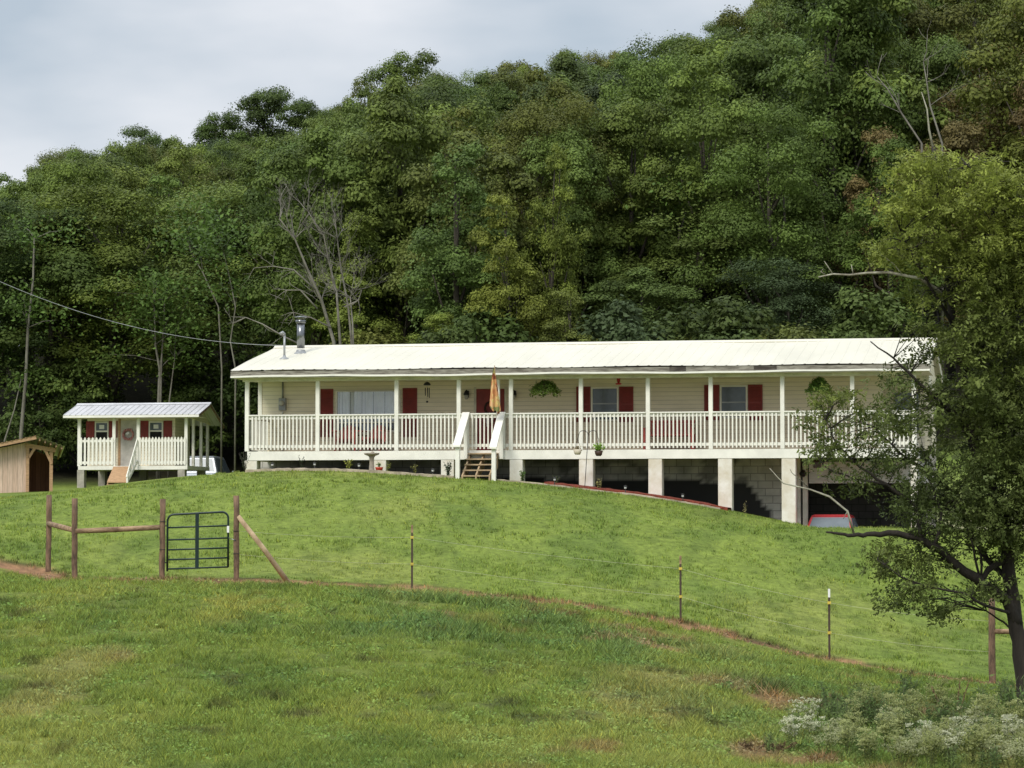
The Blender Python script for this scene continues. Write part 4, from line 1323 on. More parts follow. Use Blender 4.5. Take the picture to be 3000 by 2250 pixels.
# door, windows
u0, u1 = CU(354, vwl), CU(400, vwl)
dzt = CF.Z(1232, 2, vwl)
cm().box((u0, vwl - .03, czd + .01), (u1, vwl - .002, min(dzt, cfb - .02))).build('door', mat('pale_door', (.60, .57, .52), .5), cot)
cm().box((u0 - .1, vwl - .04, czd + .01), (u0 - .004, vwl - .002, cfb - .01)).build('door_trim', M['wood_new'], cot)
for s0, s1 in ((278, 318), (436, 478)):
    a, b_ = CU(s0, vwl), CU(s1, vwl)
    z1_, z0_ = CF.Z(1235, 2, vwl), CF.Z(1290, 2, vwl); zm_ = CF.Z(1263, 2, vwl); fw = .05
    wo = cm().box((a, vwl - .04, z0_), (a + fw, vwl - .002, z1_)).box((b_ - fw, vwl - .04, z0_), (b_, vwl - .002, z1_)).box((a + fw, vwl - .04, z1_ - fw), (b_ - fw, vwl - .002, z1_)).box((a + fw, vwl - .04, z0_), (b_ - fw, vwl - .002, z0_ + fw)).box((a + fw, vwl - .035, zm_ - .03), (b_ - fw, vwl - .002, zm_ + .03)).build('window', M['white'], cot)
    cm().box((a + fw, vwl - .02, zm_ + .03), (b_ - fw, vwl - .004, z1_ - fw)).build('pane', M['pane'], wo)
    cm().box((a + fw, vwl - .02, z0_ + fw), (b_ - fw, vwl - .004, zm_ - .03)).build('pane', M['black'], wo)
    um_ = (a + b_) / 2
    cm().box((um_ - .1, vwl - .024, zm_ + .09), (um_ + .1, vwl - .021, zm_ + .25)).build('window_sticker', M['paper'], wo)
for s0, s1 in ((252, 277), (319, 344), (411, 435), (479, 504)):
    a, b_ = CU(s0, vwl), CU(s1, vwl)
    z1_, z0_ = CF.Z(1233, 2, vwl), CF.Z(1282, 2, vwl)
    s_ = cm().box((a, vwl - .02, z0_), (b_, vwl - .001, z1_))
    for k in range(3): s_.box((a + .03 + k * (b_ - a - .04) / 3, vwl - .03, z0_ + .03), (a + .01 + (k + 1) * (b_ - a - .04) / 3, vwl - .0205, z1_ - .03))
    s_.build('shutter', M['red'], cot)
# steps with plywood top and one handrail
a, b_ = CU(318, -.6), CU(375, -.6)
zg = ground(*CF.W((a + b_) / 2, -.7))
sp = cm()
sp.hexa([(a, -.75, zg + .16), (b_, -.75, zg + .16), (b_, -.02, czd - .06), (a, -.02, czd - .06), (a, -.75, zg + .20), (b_, -.75, zg + .20), (b_, -.02, czd - .02), (a, -.02, czd - .02)])
sp.box((a, -.80, zg - .1), (b_, -.76, zg + .1)).box((a, -.75, zg - .1), (a + .04, -.02, zg + .15)).box((b_ - .04, -.75, zg - .1), (b_, -.02, zg + .15))
ramp_ = sp.build('entry_ramp', M['wood_new'], cot)
cm().beam((b_ + .03, -.78, zg + .35), (CU(405, 0) - .02, -.02, zt1 - .05), .04, .14).beam((b_ + .03, -.75, zg + .2), (CU(405, 0) - .02, -.02, czd + .2), .04, .1).box((b_ + .0, -.80, zg - .1), (b_ + .07, -.73, zg + .45)).build('handrail', M['white'], ramp_)
for k in range(4):
    t_ = (k + .7) / 4.6
    uu = b_ + .03 + (CU(405, 0) - .02 - b_ - .03) * t_; vv = -.78 + .76 * t_
    cm().box((uu - .035, vv - .03, zg + .25 + (czd + .1 - zg - .25) * t_), (uu + .035, vv - .015, zg + .42 + (zt1 - zg - .42) * t_)).build('picket', M['white'], ramp_)
# wreath
X, Y = CF.W((u0 + u1) / 2, vwl - .07)
t = thing('door_wreath', 'round pink wreath hanging on the pale cottage door', 'wreath', (X, Y, CF.Z(1273, 2, vwl)), -R(11))
rg = MB()
for k in range(40):
    a0 = k * 2 * PI / 40; rr = random.uniform(.15, .23)
    rg.tube([(rr * math.cos(a0 + d), random.uniform(-.05, .01), rr * math.sin(a0 + d)) for d in (0, .2, .4)], .03, 5)
rg.build('wreath_ring', M['pink'], t)
MB().add([(-.1, -.08, .02), (.0, -.1, -.02), (.08, -.08, .05), (.02, -.08, .1), (.09, -.08, -.12), (.0, -.09, -.03)], [(0, 1, 3), (1, 2, 3), (1, 4, 5)]).build('bow', M['paper'], t)
# ------------------------------------------------------------------ wooden shed at the left
SF = Frame(PT(-190, 1440, 95)[0], 95, R(-12))
SU = SF.U
sg = ground(SF.x0 + 2.2, 95)
shed = thing('wooden_shed', 'unpainted board shed with an open bay and corrugated roof at the left edge', 'shed', (SF.x0, 95, sg), R(12))


def smb(): return MB((0, 0, -sg))


FALL = .12


ua, uo, ub2 = 0, SU(81, 0), SU(155, 0)
up_ = SU(105, -.3)
zpk = SF.Z(1281, 2, -.3)
zl_, zr_ = zpk - .78, zpk - .36
ulft, urt = -.3, SU(189, -.3)


def roofz(u):
    return zpk - (up_ - u) * .78 / (up_ - ulft) if u < up_ else zpk - (u - up_) * .36 / (urt - up_)


D2 = 2.0
smb().prism([(ua, sg - .3), (uo, sg - .3), (uo, roofz(uo) - .1), (ua, roofz(ua) - .1)], 1, 0, .04).build('board_wall', M['boards'], shed)
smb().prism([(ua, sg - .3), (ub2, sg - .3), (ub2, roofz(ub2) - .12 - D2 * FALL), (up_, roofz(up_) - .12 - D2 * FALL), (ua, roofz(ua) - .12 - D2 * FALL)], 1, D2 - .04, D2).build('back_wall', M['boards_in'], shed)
smb().box((ua, .042, sg - .3), (ua + .04, D2 - .042, roofz(ua) - .14 - D2 * FALL)).build('side_wall', M['boards'], shed)
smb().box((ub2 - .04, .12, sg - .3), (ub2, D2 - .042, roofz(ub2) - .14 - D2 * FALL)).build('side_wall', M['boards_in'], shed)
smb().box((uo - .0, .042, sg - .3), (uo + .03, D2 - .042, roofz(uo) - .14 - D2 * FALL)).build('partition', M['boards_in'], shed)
smb().box((ub2 - .11, 0, sg - .3), (ub2, .11, roofz(ub2) - .26)).build('post', M['wood_new'], shed)
smb().box((uo - .05, -.045, sg - .3), (uo + .05, -.002, roofz(uo) - .26)).build('post', M['wood_new'], shed)
smb().beam((uo - .08, -.02, roofz(uo) - .20), (ub2 + .09, -.02, roofz(ub2) - .20), .06, .14).build('header_beam', M['wood_new'], shed)
smb().beam((uo + .03, -.02, roofz(uo) - .62), (uo + .28, -.02, roofz(uo + .28) - .27), .05, .09).build('knee_brace', M['wood_new'], shed)
smb().beam((ub2 - .04, -.02, roofz(ub2) - .66), (ub2 - .27, -.02, roofz(ub2 - .27) - .27), .05, .09).build('knee_brace', M['wood_new'], shed)
for u in np.linspace(up_ + .12, urt - .1, 5):
    smb().hexa([(u - .025, -.42, roofz(u) - .12 + .42 * FALL), (u + .025, -.42, roofz(u) - .12 + .42 * FALL), (u + .025, D2, roofz(u) - .12 - D2 * FALL), (u - .025, D2, roofz(u) - .12 - D2 * FALL), (u - .025, -.42, roofz(u) - .035 + .42 * FALL), (u + .025, -.42, roofz(u) - .035 + .42 * FALL), (u + .025, D2, roofz(u) - .035 - D2 * FALL), (u - .025, D2, roofz(u) - .035 - D2 * FALL)]).build('rafter', M['wood_rail'], shed)
rf = smb(); vs = []; fs = []
uu = np.linspace(ulft, urt, 60)
for i, u in enumerate(uu):
    d = .018 * (1 if i % 2 else -1)
    vs += [(u, -.5, roofz(u) + d + .5 * FALL), (u, D2 + .2, roofz(u) + d - (D2 + .2) * FALL)]
for i in range(59): fs.append((2 * i, 2 * i + 2, 2 * i + 3, 2 * i + 1))
rf.add(vs, fs).build('roof', M['roof_grey'], shed)
smb().beam((ulft, -.46, roofz(ulft) - .0), (up_, -.46, zpk - .0), .03, .12).build('rake_board', M['wood_new'], shed)

# ------------------------------------------------------------------ fence, gate, steel posts
def gp(sx, sy, Y):
    x = PT(sx, sy, Y)[0]; return (x, Y, ground(x, Y))


def round_post(parent, p, h, r=.055, m=None, name='post'):
    n = 6
    MB().tube([(p[0] + random.uniform(-.006, .006), p[1], p[2] - .25 + (h + .25) * k / n) for k in range(n + 1)], [r * random.uniform(.95, 1.06) for _ in range(n + 1)], 10, .04).build(name, m or M['wood_post'], parent)


P1, P2, P3, P4 = gp(142, 1670, 57.5), gp(218, 1697, 55), gp(475, 1697, 55), gp(692, 1700, 55)
fen = thing('pole_fence', 'brown wooden corner fence of three round posts and two pole rails', 'fence', P2)


def rel(p, o): return (p[0] - o[0], p[1] - o[1], p[2] - o[2])


for P, yt, Y in ((P1, 1450, 57.5), (P2, 1460, 55), (P3, 1462, 55)):
    round_post(fen, rel(P, P2), ZS(yt, Y) - P[2], .056)
MB().tube([rel(PT(142, 1534, 57.45), P2), rel(PT(180, 1544, 56.2), P2), rel(PT(216, 1553, 55.05), P2)], [.05, .053, .05], 10, .05).build('rail', M['wood_rail'], fen)
MB().tube([rel(PT(222, 1556, 54.98), P2), rel(PT(300, 1553, 55), P2), rel(PT(390, 1549, 55), P2), rel(PT(469, 1545, 55), P2)], [.047, .054, .052, .05], 10, .05).build('rail', M['wood_rail'], fen)
for P, yy in ((P3, 1528), (P3, 1610)):
    z = ZS(yy, 55) - P2[2]
    MB().tube([(P[0] - P2[0] + .062 * math.cos(a), P[1] - P2[1] + .062 * math.sin(a), z) for a in np.linspace(0, 2 * PI, 13)], .006, 4).build('wire_wrap', M['dark'], fen)
g4 = thing('gate_post', 'brown round gate post with a pale diagonal brace pole', 'fence post', P4)
round_post(g4, (0, 0, 0), ZS(1452, 55) - P4[2], .056)
bq = gp(850, 1704, 55.2)
MB().tube([rel(PT(697, 1512, 54.98), P4), rel(PT(770, 1605, 55.05), P4), rel((bq[0], bq[1], bq[2] - .05), P4)], [.045, .05, .052], 10, .05).build('brace', M['wood_pale'], g4)
for yy in (1556, 1622):
    z = ZS(yy, 55) - P4[2]
    MB().tube([(.062 * math.cos(a), .062 * math.sin(a), z) for a in np.linspace(0, 2 * PI, 13)], .006, 4).build('wire_wrap', M['dark'], g4)
# gate
gl, gr = PT(490, 1669, 55), PT(668, 1669, 55)
gz0, gz1 = ZS(1671, 55), ZS(1503, 55)
gt = thing('metal_gate', 'dark green tubular metal gate with five bars and rounded top corners', 'gate', (gl[0], 55, gz0))
GW = gr[0] - gl[0]; GH = gz1 - gz0
tl = .05
fr = [(0, 0, -.02), (0, 0, GH - .14 - .02)] + [(.12 - .12 * math.cos(a), 0, GH - .14 + .12 * math.sin(a) - .01) for a in np.linspace(.2, PI / 2, 5)]
fr += [(GW - .12 + .12 * math.sin(a), 0, GH - .12 + .12 * math.cos(a) + .02) for a in np.linspace(0, PI / 2 - .2, 5)] + [(GW, 0, GH - .14 + .02), (GW, 0, .06)]
MB().tube(fr, .021, 8).build('gate_frame', M['gate'], gt)
for yy in (1546, 1582, 1611, 1640, 1667):
    z = ZS(yy, 55) - gz0
    MB().tube([(0, 0, z), (GW, 0, z + .04)], .0165, 8).build('gate_bar', M['gate'], gt)
MB().box((GW * .49 - .035, -.03, .03), (GW * .49 + .035, -.005, GH - .01)).build('gate_upright', M['gate'], gt)
MB().box((GW - .022, -.035, GH - .38), (GW + .022, -.024, GH - .25)).build('gate_label', M['paper'], gt)
MB().tube([(-.1, 0, GH - .25), (0, 0, GH - .25)], .012, 5).tube([(-.1, 0, .15), (0, 0, .15)], .012, 5).build('hinge', M['dark'], gt)
MB().tube([(GW, -.03, GH - .48), (GW + .12, -.06, GH - .52), (PT(692, 1600, 55)[0] - gl[0], -.065, GH - .53)], .008, 5).build('latch_chain', M['steel'], gt)

# steel posts
tops = []
first = None
for sx, yt, yb, Y, lab, pale in ((1207, 1538, 1720, 56.5, 'thin steel fence post left of the others, standing below the porch steps', 0), (1994, 1628, 1818, 54.6, 'thin steel fence post with two yellow insulators, middle of the three', 0), (2430, 1725, 1930, 52.6, 'thin steel fence post with white painted tip, nearest the leafy tree', 1)):
    p = gp(sx, yb, Y); h = ZS(yt, Y) - p[2]
    t = thing('steel_post', lab, 'fence post', p, 0, 'steel posts of the electric fence')
    MB().box((-.02, -.004, -.3), (.02, .004, h - .16)).box((-.004, .0045, -.3), (.004, .035, h - .16)).build('shaft', M['tpost'], t)
    MB().box((-.02, -.004, h - .159), (.02, .004, h)).box((-.004, .0045, h - .159), (.004, .035, h)).build('post_tip', M['paper'] if pale else M['wood_rail'], t)
    hs = []
    for fz in (.8, .37):
        z = h * fz
        MB().box((-.032, -.03, z - .025), (.032, -.0045, z + .025)).build('insulator', M['yellow'], t)
        hs.append((p[0], p[1] - .03, p[2] + z))
    tops.append(hs)
# right wooden post with a rail
p5 = gp(2907, 2000, 51)
t = thing('corner_post', 'brown round fence post at the right behind the leafy tree', 'fence post', p5)
round_post(t, (0, 0, 0), ZS(1748, 51) - p5[2], .062)
MB().tube([rel(PT(2915, 1850, 51.0), p5), rel(PT(2990, 1851, 50.8), p5), rel(PT(3090, 1853, 50.4), p5)], .045, 9, .05).build('rail', M['wood_rail'], t)
p6 = gp(3095, 2020, 50.4)
t6 = thing('corner_post', 'brown round fence post just outside the right edge carrying the rail', 'fence post', p6); round_post(t6, (0, 0, 0), 1.5, .06)
for lv, lab in ((0, 'upper pale strand of electric fence wire across the lawn'), (1, 'lower pale strand of electric fence wire across the lawn')):
    z4 = P4[2] + (.95, .5)[lv]; z5 = p5[2] + (1.1, .55)[lv]
    nodes = [(P4[0] + .06, P4[1], z4)] + [tops[i][lv] for i in range(3)] + [(p5[0], p5[1] - .06, z5)]
    pl = []
    for a_, b_ in zip(nodes[:-1], nodes[1:]):
        for k in range(8):
            t_ = k / 8; q = Vector(a_).lerp(Vector(b_), t_); q.z -= .1 * 4 * t_ * (1 - t_) * .4; pl.append(q)
    pl.append(nodes[-1])
    o = MB().tube(pl, .0025, 4).build('fence_wire', M['wire']); tag(o, lab, 'wire', 'electric fence wires')


# ------------------------------------------------------------------ cars
def car(label, paint, loc, rz, tall=1.45, van=False):
    """front towards -y."""
    t = thing('parked_car', label, 'car', loc, rz)
    Lc, Wc = 4.3, 1.72
    st = [(-2.15, .62, .38, .62), (-2.05, .78, .28, .70), (-1.6, .85, .22, .82), (-.9, .86, .2, .90), (0, .86, .2, .92), (1.2, .86, .2, .94), (1.9, .84, .24, .95), (2.1, .78, .3, .92), (2.17, .7, .4, .8)]
    vs = []; fs = []
    for (y, hw, zb, zt) in st:
        vs += [(-hw * .92, y, zb), (-hw, y, zb + .15), (-hw, y, zt - .12), (-hw * .9, y, zt), (hw * .9, y, zt), (hw, y, zt - .12), (hw, y, zb + .15), (hw * .92, y, zb)]
    for i in range(len(st) - 1):
        for k in range(8): fs.append((i * 8 + k, i * 8 + (k + 1) % 8, i * 8 + 8 + (k + 1) % 8, i * 8 + 8 + k))
    fs += [tuple(range(8)), tuple(range((len(st) - 1) * 8, len(st) * 8))]
    body = MB().add(vs, fs, False).build('body', paint, t, .02)
    yb0, yb1, yt0, yt1 = (-.95, 2.0, -.25, 1.75) if van else (-.95, 1.75, -.2, 1.05)
    hb, ht = .78, .60
    zb, zt = .9, tall
    B = [(-hb, yb0, zb), (hb, yb0, zb), (hb, yb1, zb), (-hb, yb1, zb)]; T_ = [(-ht, yt0, zt - .05), (ht, yt0, zt - .05), (ht, yt1, zt - .05), (-ht, yt1, zt - .05)]
    MB().hexa(B + T_).build('cabin', paint, t, .03)
    MB().hexa([(-ht - .01, yt0 - .04, zt - .052), (ht + .01, yt0 - .04, zt - .052), (ht + .01, yt1 + .04, zt - .052), (-ht - .01, yt1 + .04, zt - .052), (-ht + .08, yt0 + .1, zt), (ht - .08, yt0 + .1, zt), (ht - .08, yt1 - .1, zt), (-ht + .08, yt1 - .1, zt)]).build('roof', paint, t, .015)

    def face(i, j, a0, a1, b0, b1, nm, off):
        p = [Vector(B[i]), Vector(B[j]), Vector(T_[j]), Vector(T_[i])]
        def bil(a, b_): return (p[0].lerp(p[1], a)).lerp(p[3].lerp(p[2], a), b_)
        nn_ = (p[1] - p[0]).cross(p[3] - p[0]).normalized()
        q = [bil(a0, b0), bil(a1, b0), bil(a1, b1), bil(a0, b1)]
        MB().hexa([v_ - nn_ * .01 for v_ in q] + [v_ + nn_ * off for v_ in q]).build(nm, M['car_glass'], t)
    face(0, 1, .06, .94, .1, .93, 'windscreen', .006)
    face(2, 3, .07, .93, .12, .9, 'rear_window', .006)
    face(1, 2, .06, .47, .12, .9, 'side_window', .006); face(1, 2, .51, .93, .12, .9, 'side_window', .006)
    face(3, 0, .07, .49, .12, .9, 'side_window', .006); face(3, 0, .53, .94, .12, .9, 'side_window', .006)
    for sx_ in (-1, 1):
        for y in (-1.35, 1.3):
            ty = MB()
            n = 20
            ty.tube([(sx_ * .68, y, .31), (sx_ * .88, y, .31)], .31, n)
            wo = ty.build('wheel', M['tyre'], t)
            MB().tube([(sx_ * .885, y, .31), (sx_ * .892, y, .31)], .19, n).build('rim', M['steel'], wo)
        MB().box((sx_ * .62 - .14, -2.16, .56), (sx_ * .62 + .14, -2.04, .68)).build('headlight', M['light_clear'], t, .01)
        MB().box((sx_ * .70 - .1, 2.06, .62), (sx_ * .70 + .1, 2.19, .86)).build('tail_light', M['light_red'], t, .01)
        MB().box((sx_ * .92 - .08, -.78, .92), (sx_ * .92 + .08, -.68, 1.06)).build('wing_mirror', paint, t, .02)
    MB().box((-.72, -2.24, .34), (.72, -2.1, .5)).build('bumper', M['dark'], t, .02); MB().box((-.72, 2.12, .36), (.72, 2.24, .54)).build('bumper', M['dark'], t, .02)
    return t
    return t


cx_, cy_ = HF.W(U(2452, 1.2), 1.2)
rc_ = car('red car facing forward in the garage opening under the house', M['car_red'], (cx_ - .12, cy_ + .3, -1.05), -HA - .02, 1.55)
rc_.scale = (.87, .87, .87)
px_ = PT(611, 1380, 117)
car('pale silver car seen from behind between cottage and house', M['car_silver'], (px_[0], 117, ground(px_[0], 117) - .72), PI - .10, 1.62, True)

# ------------------------------------------------------------------ trees of the hillside
def gen_tree(seed, h, cr_, cb, nclump, leaves, lsize, style='dome', bark='bark'):
    """returns (trunk MB, leaf quads, tones): a tapered trunk, limbs to every clump, leaves massed on clumps."""
    rg = np.random.default_rng(seed); random.seed(seed)
    tr = MB()
    n = 8
    bx, by = rg.normal(0, .03 * h, 2) * .5
    tp = [np.array([bx * (k / n) ** 1.5 + rg.normal(0, .03), by * (k / n) ** 1.5 + rg.normal(0, .03), h * .88 * k / n]) for k in range(n + 1)]
    tp[0][2] = -.5
    r0 = .018 * h
    tr.tube(tp, [r0 * (1.25 if k == 0 else 1) * (1 - .85 * k / n) for k in range(n + 1)], 7)
    cz = h * (cb + (1 - cb) * .5); rz_ = h * (1 - cb) * .5
    cs = []; rs = []
    nlobe = 9 + seed % 4
    lobes = []
    tries = 0
    while len(lobes) < nlobe and tries < 600:
        tries += 1
        d = unit(rg.normal(size=3))
        if d[2] < -.8: continue
        w_ = 1.0 if style != 'cone' else 1.0 - .6 * max(0, d[2])
        rad = rg.uniform(.45, .80)
        p = np.array([bx + d[0] * cr_ * rad * w_, by + d[1] * cr_ * rad * w_, cz + d[2] * rz_ * rad])
        rl_ = cr_ * rg.uniform(.44, .64)
        if any(np.linalg.norm((p - q) / np.array([1, 1, 1.2])) < .62 * (rl_ + r2) for q, r2 in lobes): continue
        lobes.append((p, rl_))
    lobes.append((np.array([bx + rg.normal(0, .2), by + rg.normal(0, .2), cz + rz_ * .72]), cr_ * .42))
    per = max(5, nclump // len(lobes))
    for q, rl_ in lobes:
        k = 0; tries = 0
        mine = []
        while k < per and tries < 90:
            tries += 1
            d = unit(rg.normal(size=3))
            if d[2] < -.55: continue
            rr = rl_ * rg.uniform(.30, .52)
            p = q + d * (rl_ - rr * .4) * np.array([1, 1, .95])
            if any(np.linalg.norm(p - a) < .6 * (rr + b2) for a, b2 in mine): continue
            mine.append((p, rr)); cs.append(p); rs.append(rr); k += 1
    P = []; Nn = []; Tn = []; S = []
    wsum = sum(r * r for r in rs)
    for p, rr in zip(cs, rs):
        k = max(12, int(leaves * rr * rr / wsum))
        d = unit(rg.normal(size=(k, 3)))
        d[:, 2] = np.where(d[:, 2] < -.2, -d[:, 2] * rg.uniform(.0, 1, k), d[:, 2])
        d = unit(d)
        rad = rr * np.clip(rg.normal(.88, .18, k), .2, 1.35)
        sq = np.array([1.05, 1.05, .98])
        pos = p + d * rad[:, None] * sq
        P.append(pos); Nn.append(unit(d * 1.0 + np.array([0, 0, .4]) + rg.normal(0, .30, (k, 3))))
        ct = rg.uniform(.70, 1.3)
        Tn.append(ct * rg.uniform(.82, 1.2, k)); S.append(rg.uniform(.7, 1.35, k) * lsize)
    for q, rl_ in lobes:
        k = int(leaves * .20 / len(lobes))
        d = unit(rg.normal(size=(k, 3))) * (rg.uniform(.05, 1.0, (k, 1)) ** .5) * rl_ * .98
        P.append(q + d); Nn.append(unit(unit(d) * .6 + np.array([0, 0, .5]) + rg.normal(0, .5, (k, 3))))
        Tn.append(rg.uniform(.75, 1.2, k)); S.append(rg.uniform(.7, 1.3, k) * lsize)
        # limb to the lobe
        tz = np.clip(q[2] - rg.uniform(.2, .4) * h * .5, h * .2, h * .8); i = int(tz / (h * .88) * n); i = min(max(i, 1), n - 1)
        a = tp[i]; md = (a + q) / 2 + np.array([0, 0, .05 * h]) * rg.uniform(-.5, .5) + rg.normal(0, .12, 3)
        tr.tube([a, md, q], [r0 * .34, r0 * .22, r0 * .07], 5)
    P = np.concatenate(P); Nn = np.concatenate(Nn)
    return tr, leaf_quads(P, Nn, np.concatenate(S), .62, rg), np.concatenate(Tn)


PROTO = []


def make_proto(name, bark, **kw):
    tr, q, tn = gen_tree(**kw)
    t = thing(name, 'x', 'tree')
    tr.build('trunk', M[bark], t)
    np_mesh('crown', q, 4, M['leaf'], t, tn)
    return t


for i in range(9):
    h = 11.5
    PROTO.append(make_proto('broadleaf_tree', 'bark', seed=100 + i, h=h, cr_=random.Random(i).uniform(2.3, 3.1), cb=.12 if i < 6 else .24, nclump=52 if i % 2 else 64, leaves=32000, lsize=(.10, .115, .135)[i % 3], style='dome'))
for i in range(3):
    PROTO.append(make_proto('broadleaf_tree', 'bark', seed=200 + i, h=11.5, cr_=1.9, cb=.12, nclump=40, leaves=20000, lsize=.115, style='cone'))
SHRUB = [make_proto('forest_shrub', 'bark', seed=300 + i, h=3.6, cr_=1.7, cb=.02, nclump=22, leaves=7000, lsize=.13) for i in range(3)]

COLS = {
    'dark green': (.074, .108, .028), 'mid green': (.108, .152, .036), 'bright green': (.142, .188, .040), 'olive green': (.122, .140, .032),
    'blue green': (.070, .102, .042), 'yellow green': (.195, .232, .042), 'rusty brown': (.150, .120, .042)}
CN = list(COLS)
placed = []


def put_tree(proto, x, y, s, cn, where, rz=None, sz=None, label=None, dz=0):
    z = ground(x, y) + dz
    c = COLS[cn]; k = random.uniform(.80, 1.18)
    c = (c[0] * k * random.uniform(.93, 1.07), c[1] * k, c[2] * k * random.uniform(.88, 1.12))
    lab = label or f'{cn} leafy tree {where}'
    o = dup(proto, (x, y, z), random.uniform(0, 2 * PI) if rz is None else rz, (s, s, s * (sz or 1)), lab, None if label else 'trees of the hillside forest', c)
    placed.append((x, y))
    return o


OUT = [(0, 505), (136, 450), (270, 425), (400, 385), (520, 405), (650, 392), (800, 372), (950, 345), (1010, 300), (1060, 235), (1190, 205), (1300, 215), (1360, 245), (1490, 190), (1600, 165), (1760, 148), (1900, 132), (2030, 88), (2130, 30), (2230, -30), (2600, -170), (3000, -260)]
SKX = np.array([p[0] for p in OUT]); SKYY = np.array([p[1] for p in OUT])


def fit_height(x, y, s, sz, jit):
    """trees stay about as tall as the woods' outline allows."""
    z = ground(x, y)
    sx = CX + F * x / y
    top = ZS(float(np.interp(sx, SKX, SKYY)) + jit, y)
    return max(.45, min(s, (top - z) / (11.6 * sz)))


# sight lines kept open to the trees one can tell apart: photo column, half width, depth
CLEAR = [(1500, 95, 97.5), (1610, 70, 101), (1300, 120, 97), (1680, 110, 97), (2880, 200, 112), (2760, 130, 106), (330, 210, 120.5), (560, 160, 121), (140, 160, 120.5), (770, 60, 178), (640, 60, 176), (900, 60, 176), (1190, 80, 168), (400, 90, 172), (2015, 70, 106), (1850, 120, 100), (2300, 150, 101), (930, 170, 97)]
random.seed(42)
rows = []
y = 97.0
ntree = 0
while y < 197:
    sp = 4.1 + (y - 97) * .021
    half = .186 * y + 4
    x = -half + random.uniform(0, sp)
    while x < half:
        xx = x + random.uniform(-.9, .9); yy = y + random.uniform(-1.5, 1.5)
        lim = 119 if xx < -8.0 else (104 if xx < -3 else (97 if xx < 9 else 95))
        if yy > lim and not any((yy < Yn + 1.5 if Yn < 150 else Yn - 7 < yy < Yn + 2) and abs(CX + F * xx / yy - sn) < hw for sn, hw, Yn in CLEAR):
            sxp = CX + F * xx / yy
            # patchy colouring of the slope
            n_ = float(fbm(np.array([xx * .06]), np.array([yy * .045]), 91)[0]) + random.uniform(-.16, .16)
            if sxp > 2550 and random.random() < .35: cn = random.choice(['rusty brown', 'olive green', 'olive green'])
            elif n_ < .38: cn = 'dark green'
            elif n_ < .47: cn = random.choice(['blue green', 'dark green', 'mid green'])
            elif n_ < .60: cn = 'mid green'
            elif n_ < .68: cn = random.choice(['olive green', 'mid green'])
            else: cn = 'bright green'
            where = 'at the lower forest edge behind the buildings' if yy < 118 + (12 if xx < -6 else 0) else ('high on the skyline of the hill' if yy > 178 else 'on the middle of the wooded slope')
            pr = PROTO[random.randrange(len(PROTO))]
            s = random.uniform(1.0, 1.38)
            if yy < 108 and xx > -6: s *= .80
            zz_ = random.uniform(1.0, 1.28)
            s = fit_height(xx, yy, s, zz_, random.uniform(-12, 60))
            put_tree(pr, xx, yy, s, cn, where, None, zz_); ntree += 1
        x += sp * random.uniform(.85, 1.15)
    y += sp * .9
print('forest trees', ntree)


def named(sx, ytop, Y, cn, label, pi=None, s=None, sz=1):
    x = PT(sx, 900, Y)[0]; z = ground(x, Y)
    ht = ZS(ytop, Y) - z
    pr = PROTO[pi if pi is not None else random.randrange(9)]
    sc = s or ht / 11.9
    o = put_tree(pr, x, Y, sc, cn, '', None, ht / 11.9 / sc, label)
    return o


named(640, 300, 176, 'dark green', 'dark round crowned tree on the skyline, left of a clump of three', 1, .85)
named(400, 345, 172, 'dark green', 'broad dark domed tree on the skyline above the cottage', 0, 1.05)
named(1080, 195, 172, 'olive green', 'leafy tree on the skyline just left of the tallest one', 3, .9)
named(1690, 128, 176, 'bright green', 'small pale green dome on the skyline above the right porch window', 5, .8)
named(770, 246, 178, 'dark green', 'dark open crowned tree on the skyline, tallest of a clump of three', 2, 1.05)
named(900, 262, 176, 'dark green', 'dark round crowned tree on the skyline, right of a clump of three', 4, .85)
named(1190, 118, 168, 'mid green', 'tall tree standing up highest above the middle of the skyline', 1, 1.05)
named(1500, 480, 97.5, 'yellow green', 'tall slender yellow green tree rising behind the porch steps', 10, .72)
named(1610, 325, 101, 'yellow green', 'narrow yellow green tree top right of the slender yellow tree', 11, .62)
named(1300, 870, 97, 'yellow green', 'low bright yellow green sapling showing just above the roof', 9, .66)
named(1680, 790, 97, 'olive green', 'small olive brown tree just above the middle of the roof', 10, .66)
named(2880, 190, 112, 'rusty brown', 'large rusty brown tree on the slope at upper right', 3, 1.2)
named(2760, 330, 106, 'rusty brown', 'smaller rusty brown tree in front of the large one at upper right', 5, .8)
named(330, 500, 120.5, 'bright green', 'broad light green tree behind the cottage', 0, 1.45)
named(560, 545, 121, 'bright green', 'light green tree between the cottage and the dead tree', 6, 1.3)
named(140, 560, 120.5, 'mid green', 'broad green tree at the left behind the board shed', 2, 1.3)
named(2015, 560, 106, 'mid green', 'tall green tree with branching trunk in the dark hollow above the roof', 7, 1.3)
named(1850, 760, 100, 'mid green', 'low rounded green tree above the right half of the roof', 8, .85)
named(2300, 760, 101, 'blue green', 'low blue green tree left of the leafy foreground tree', 6, .9)

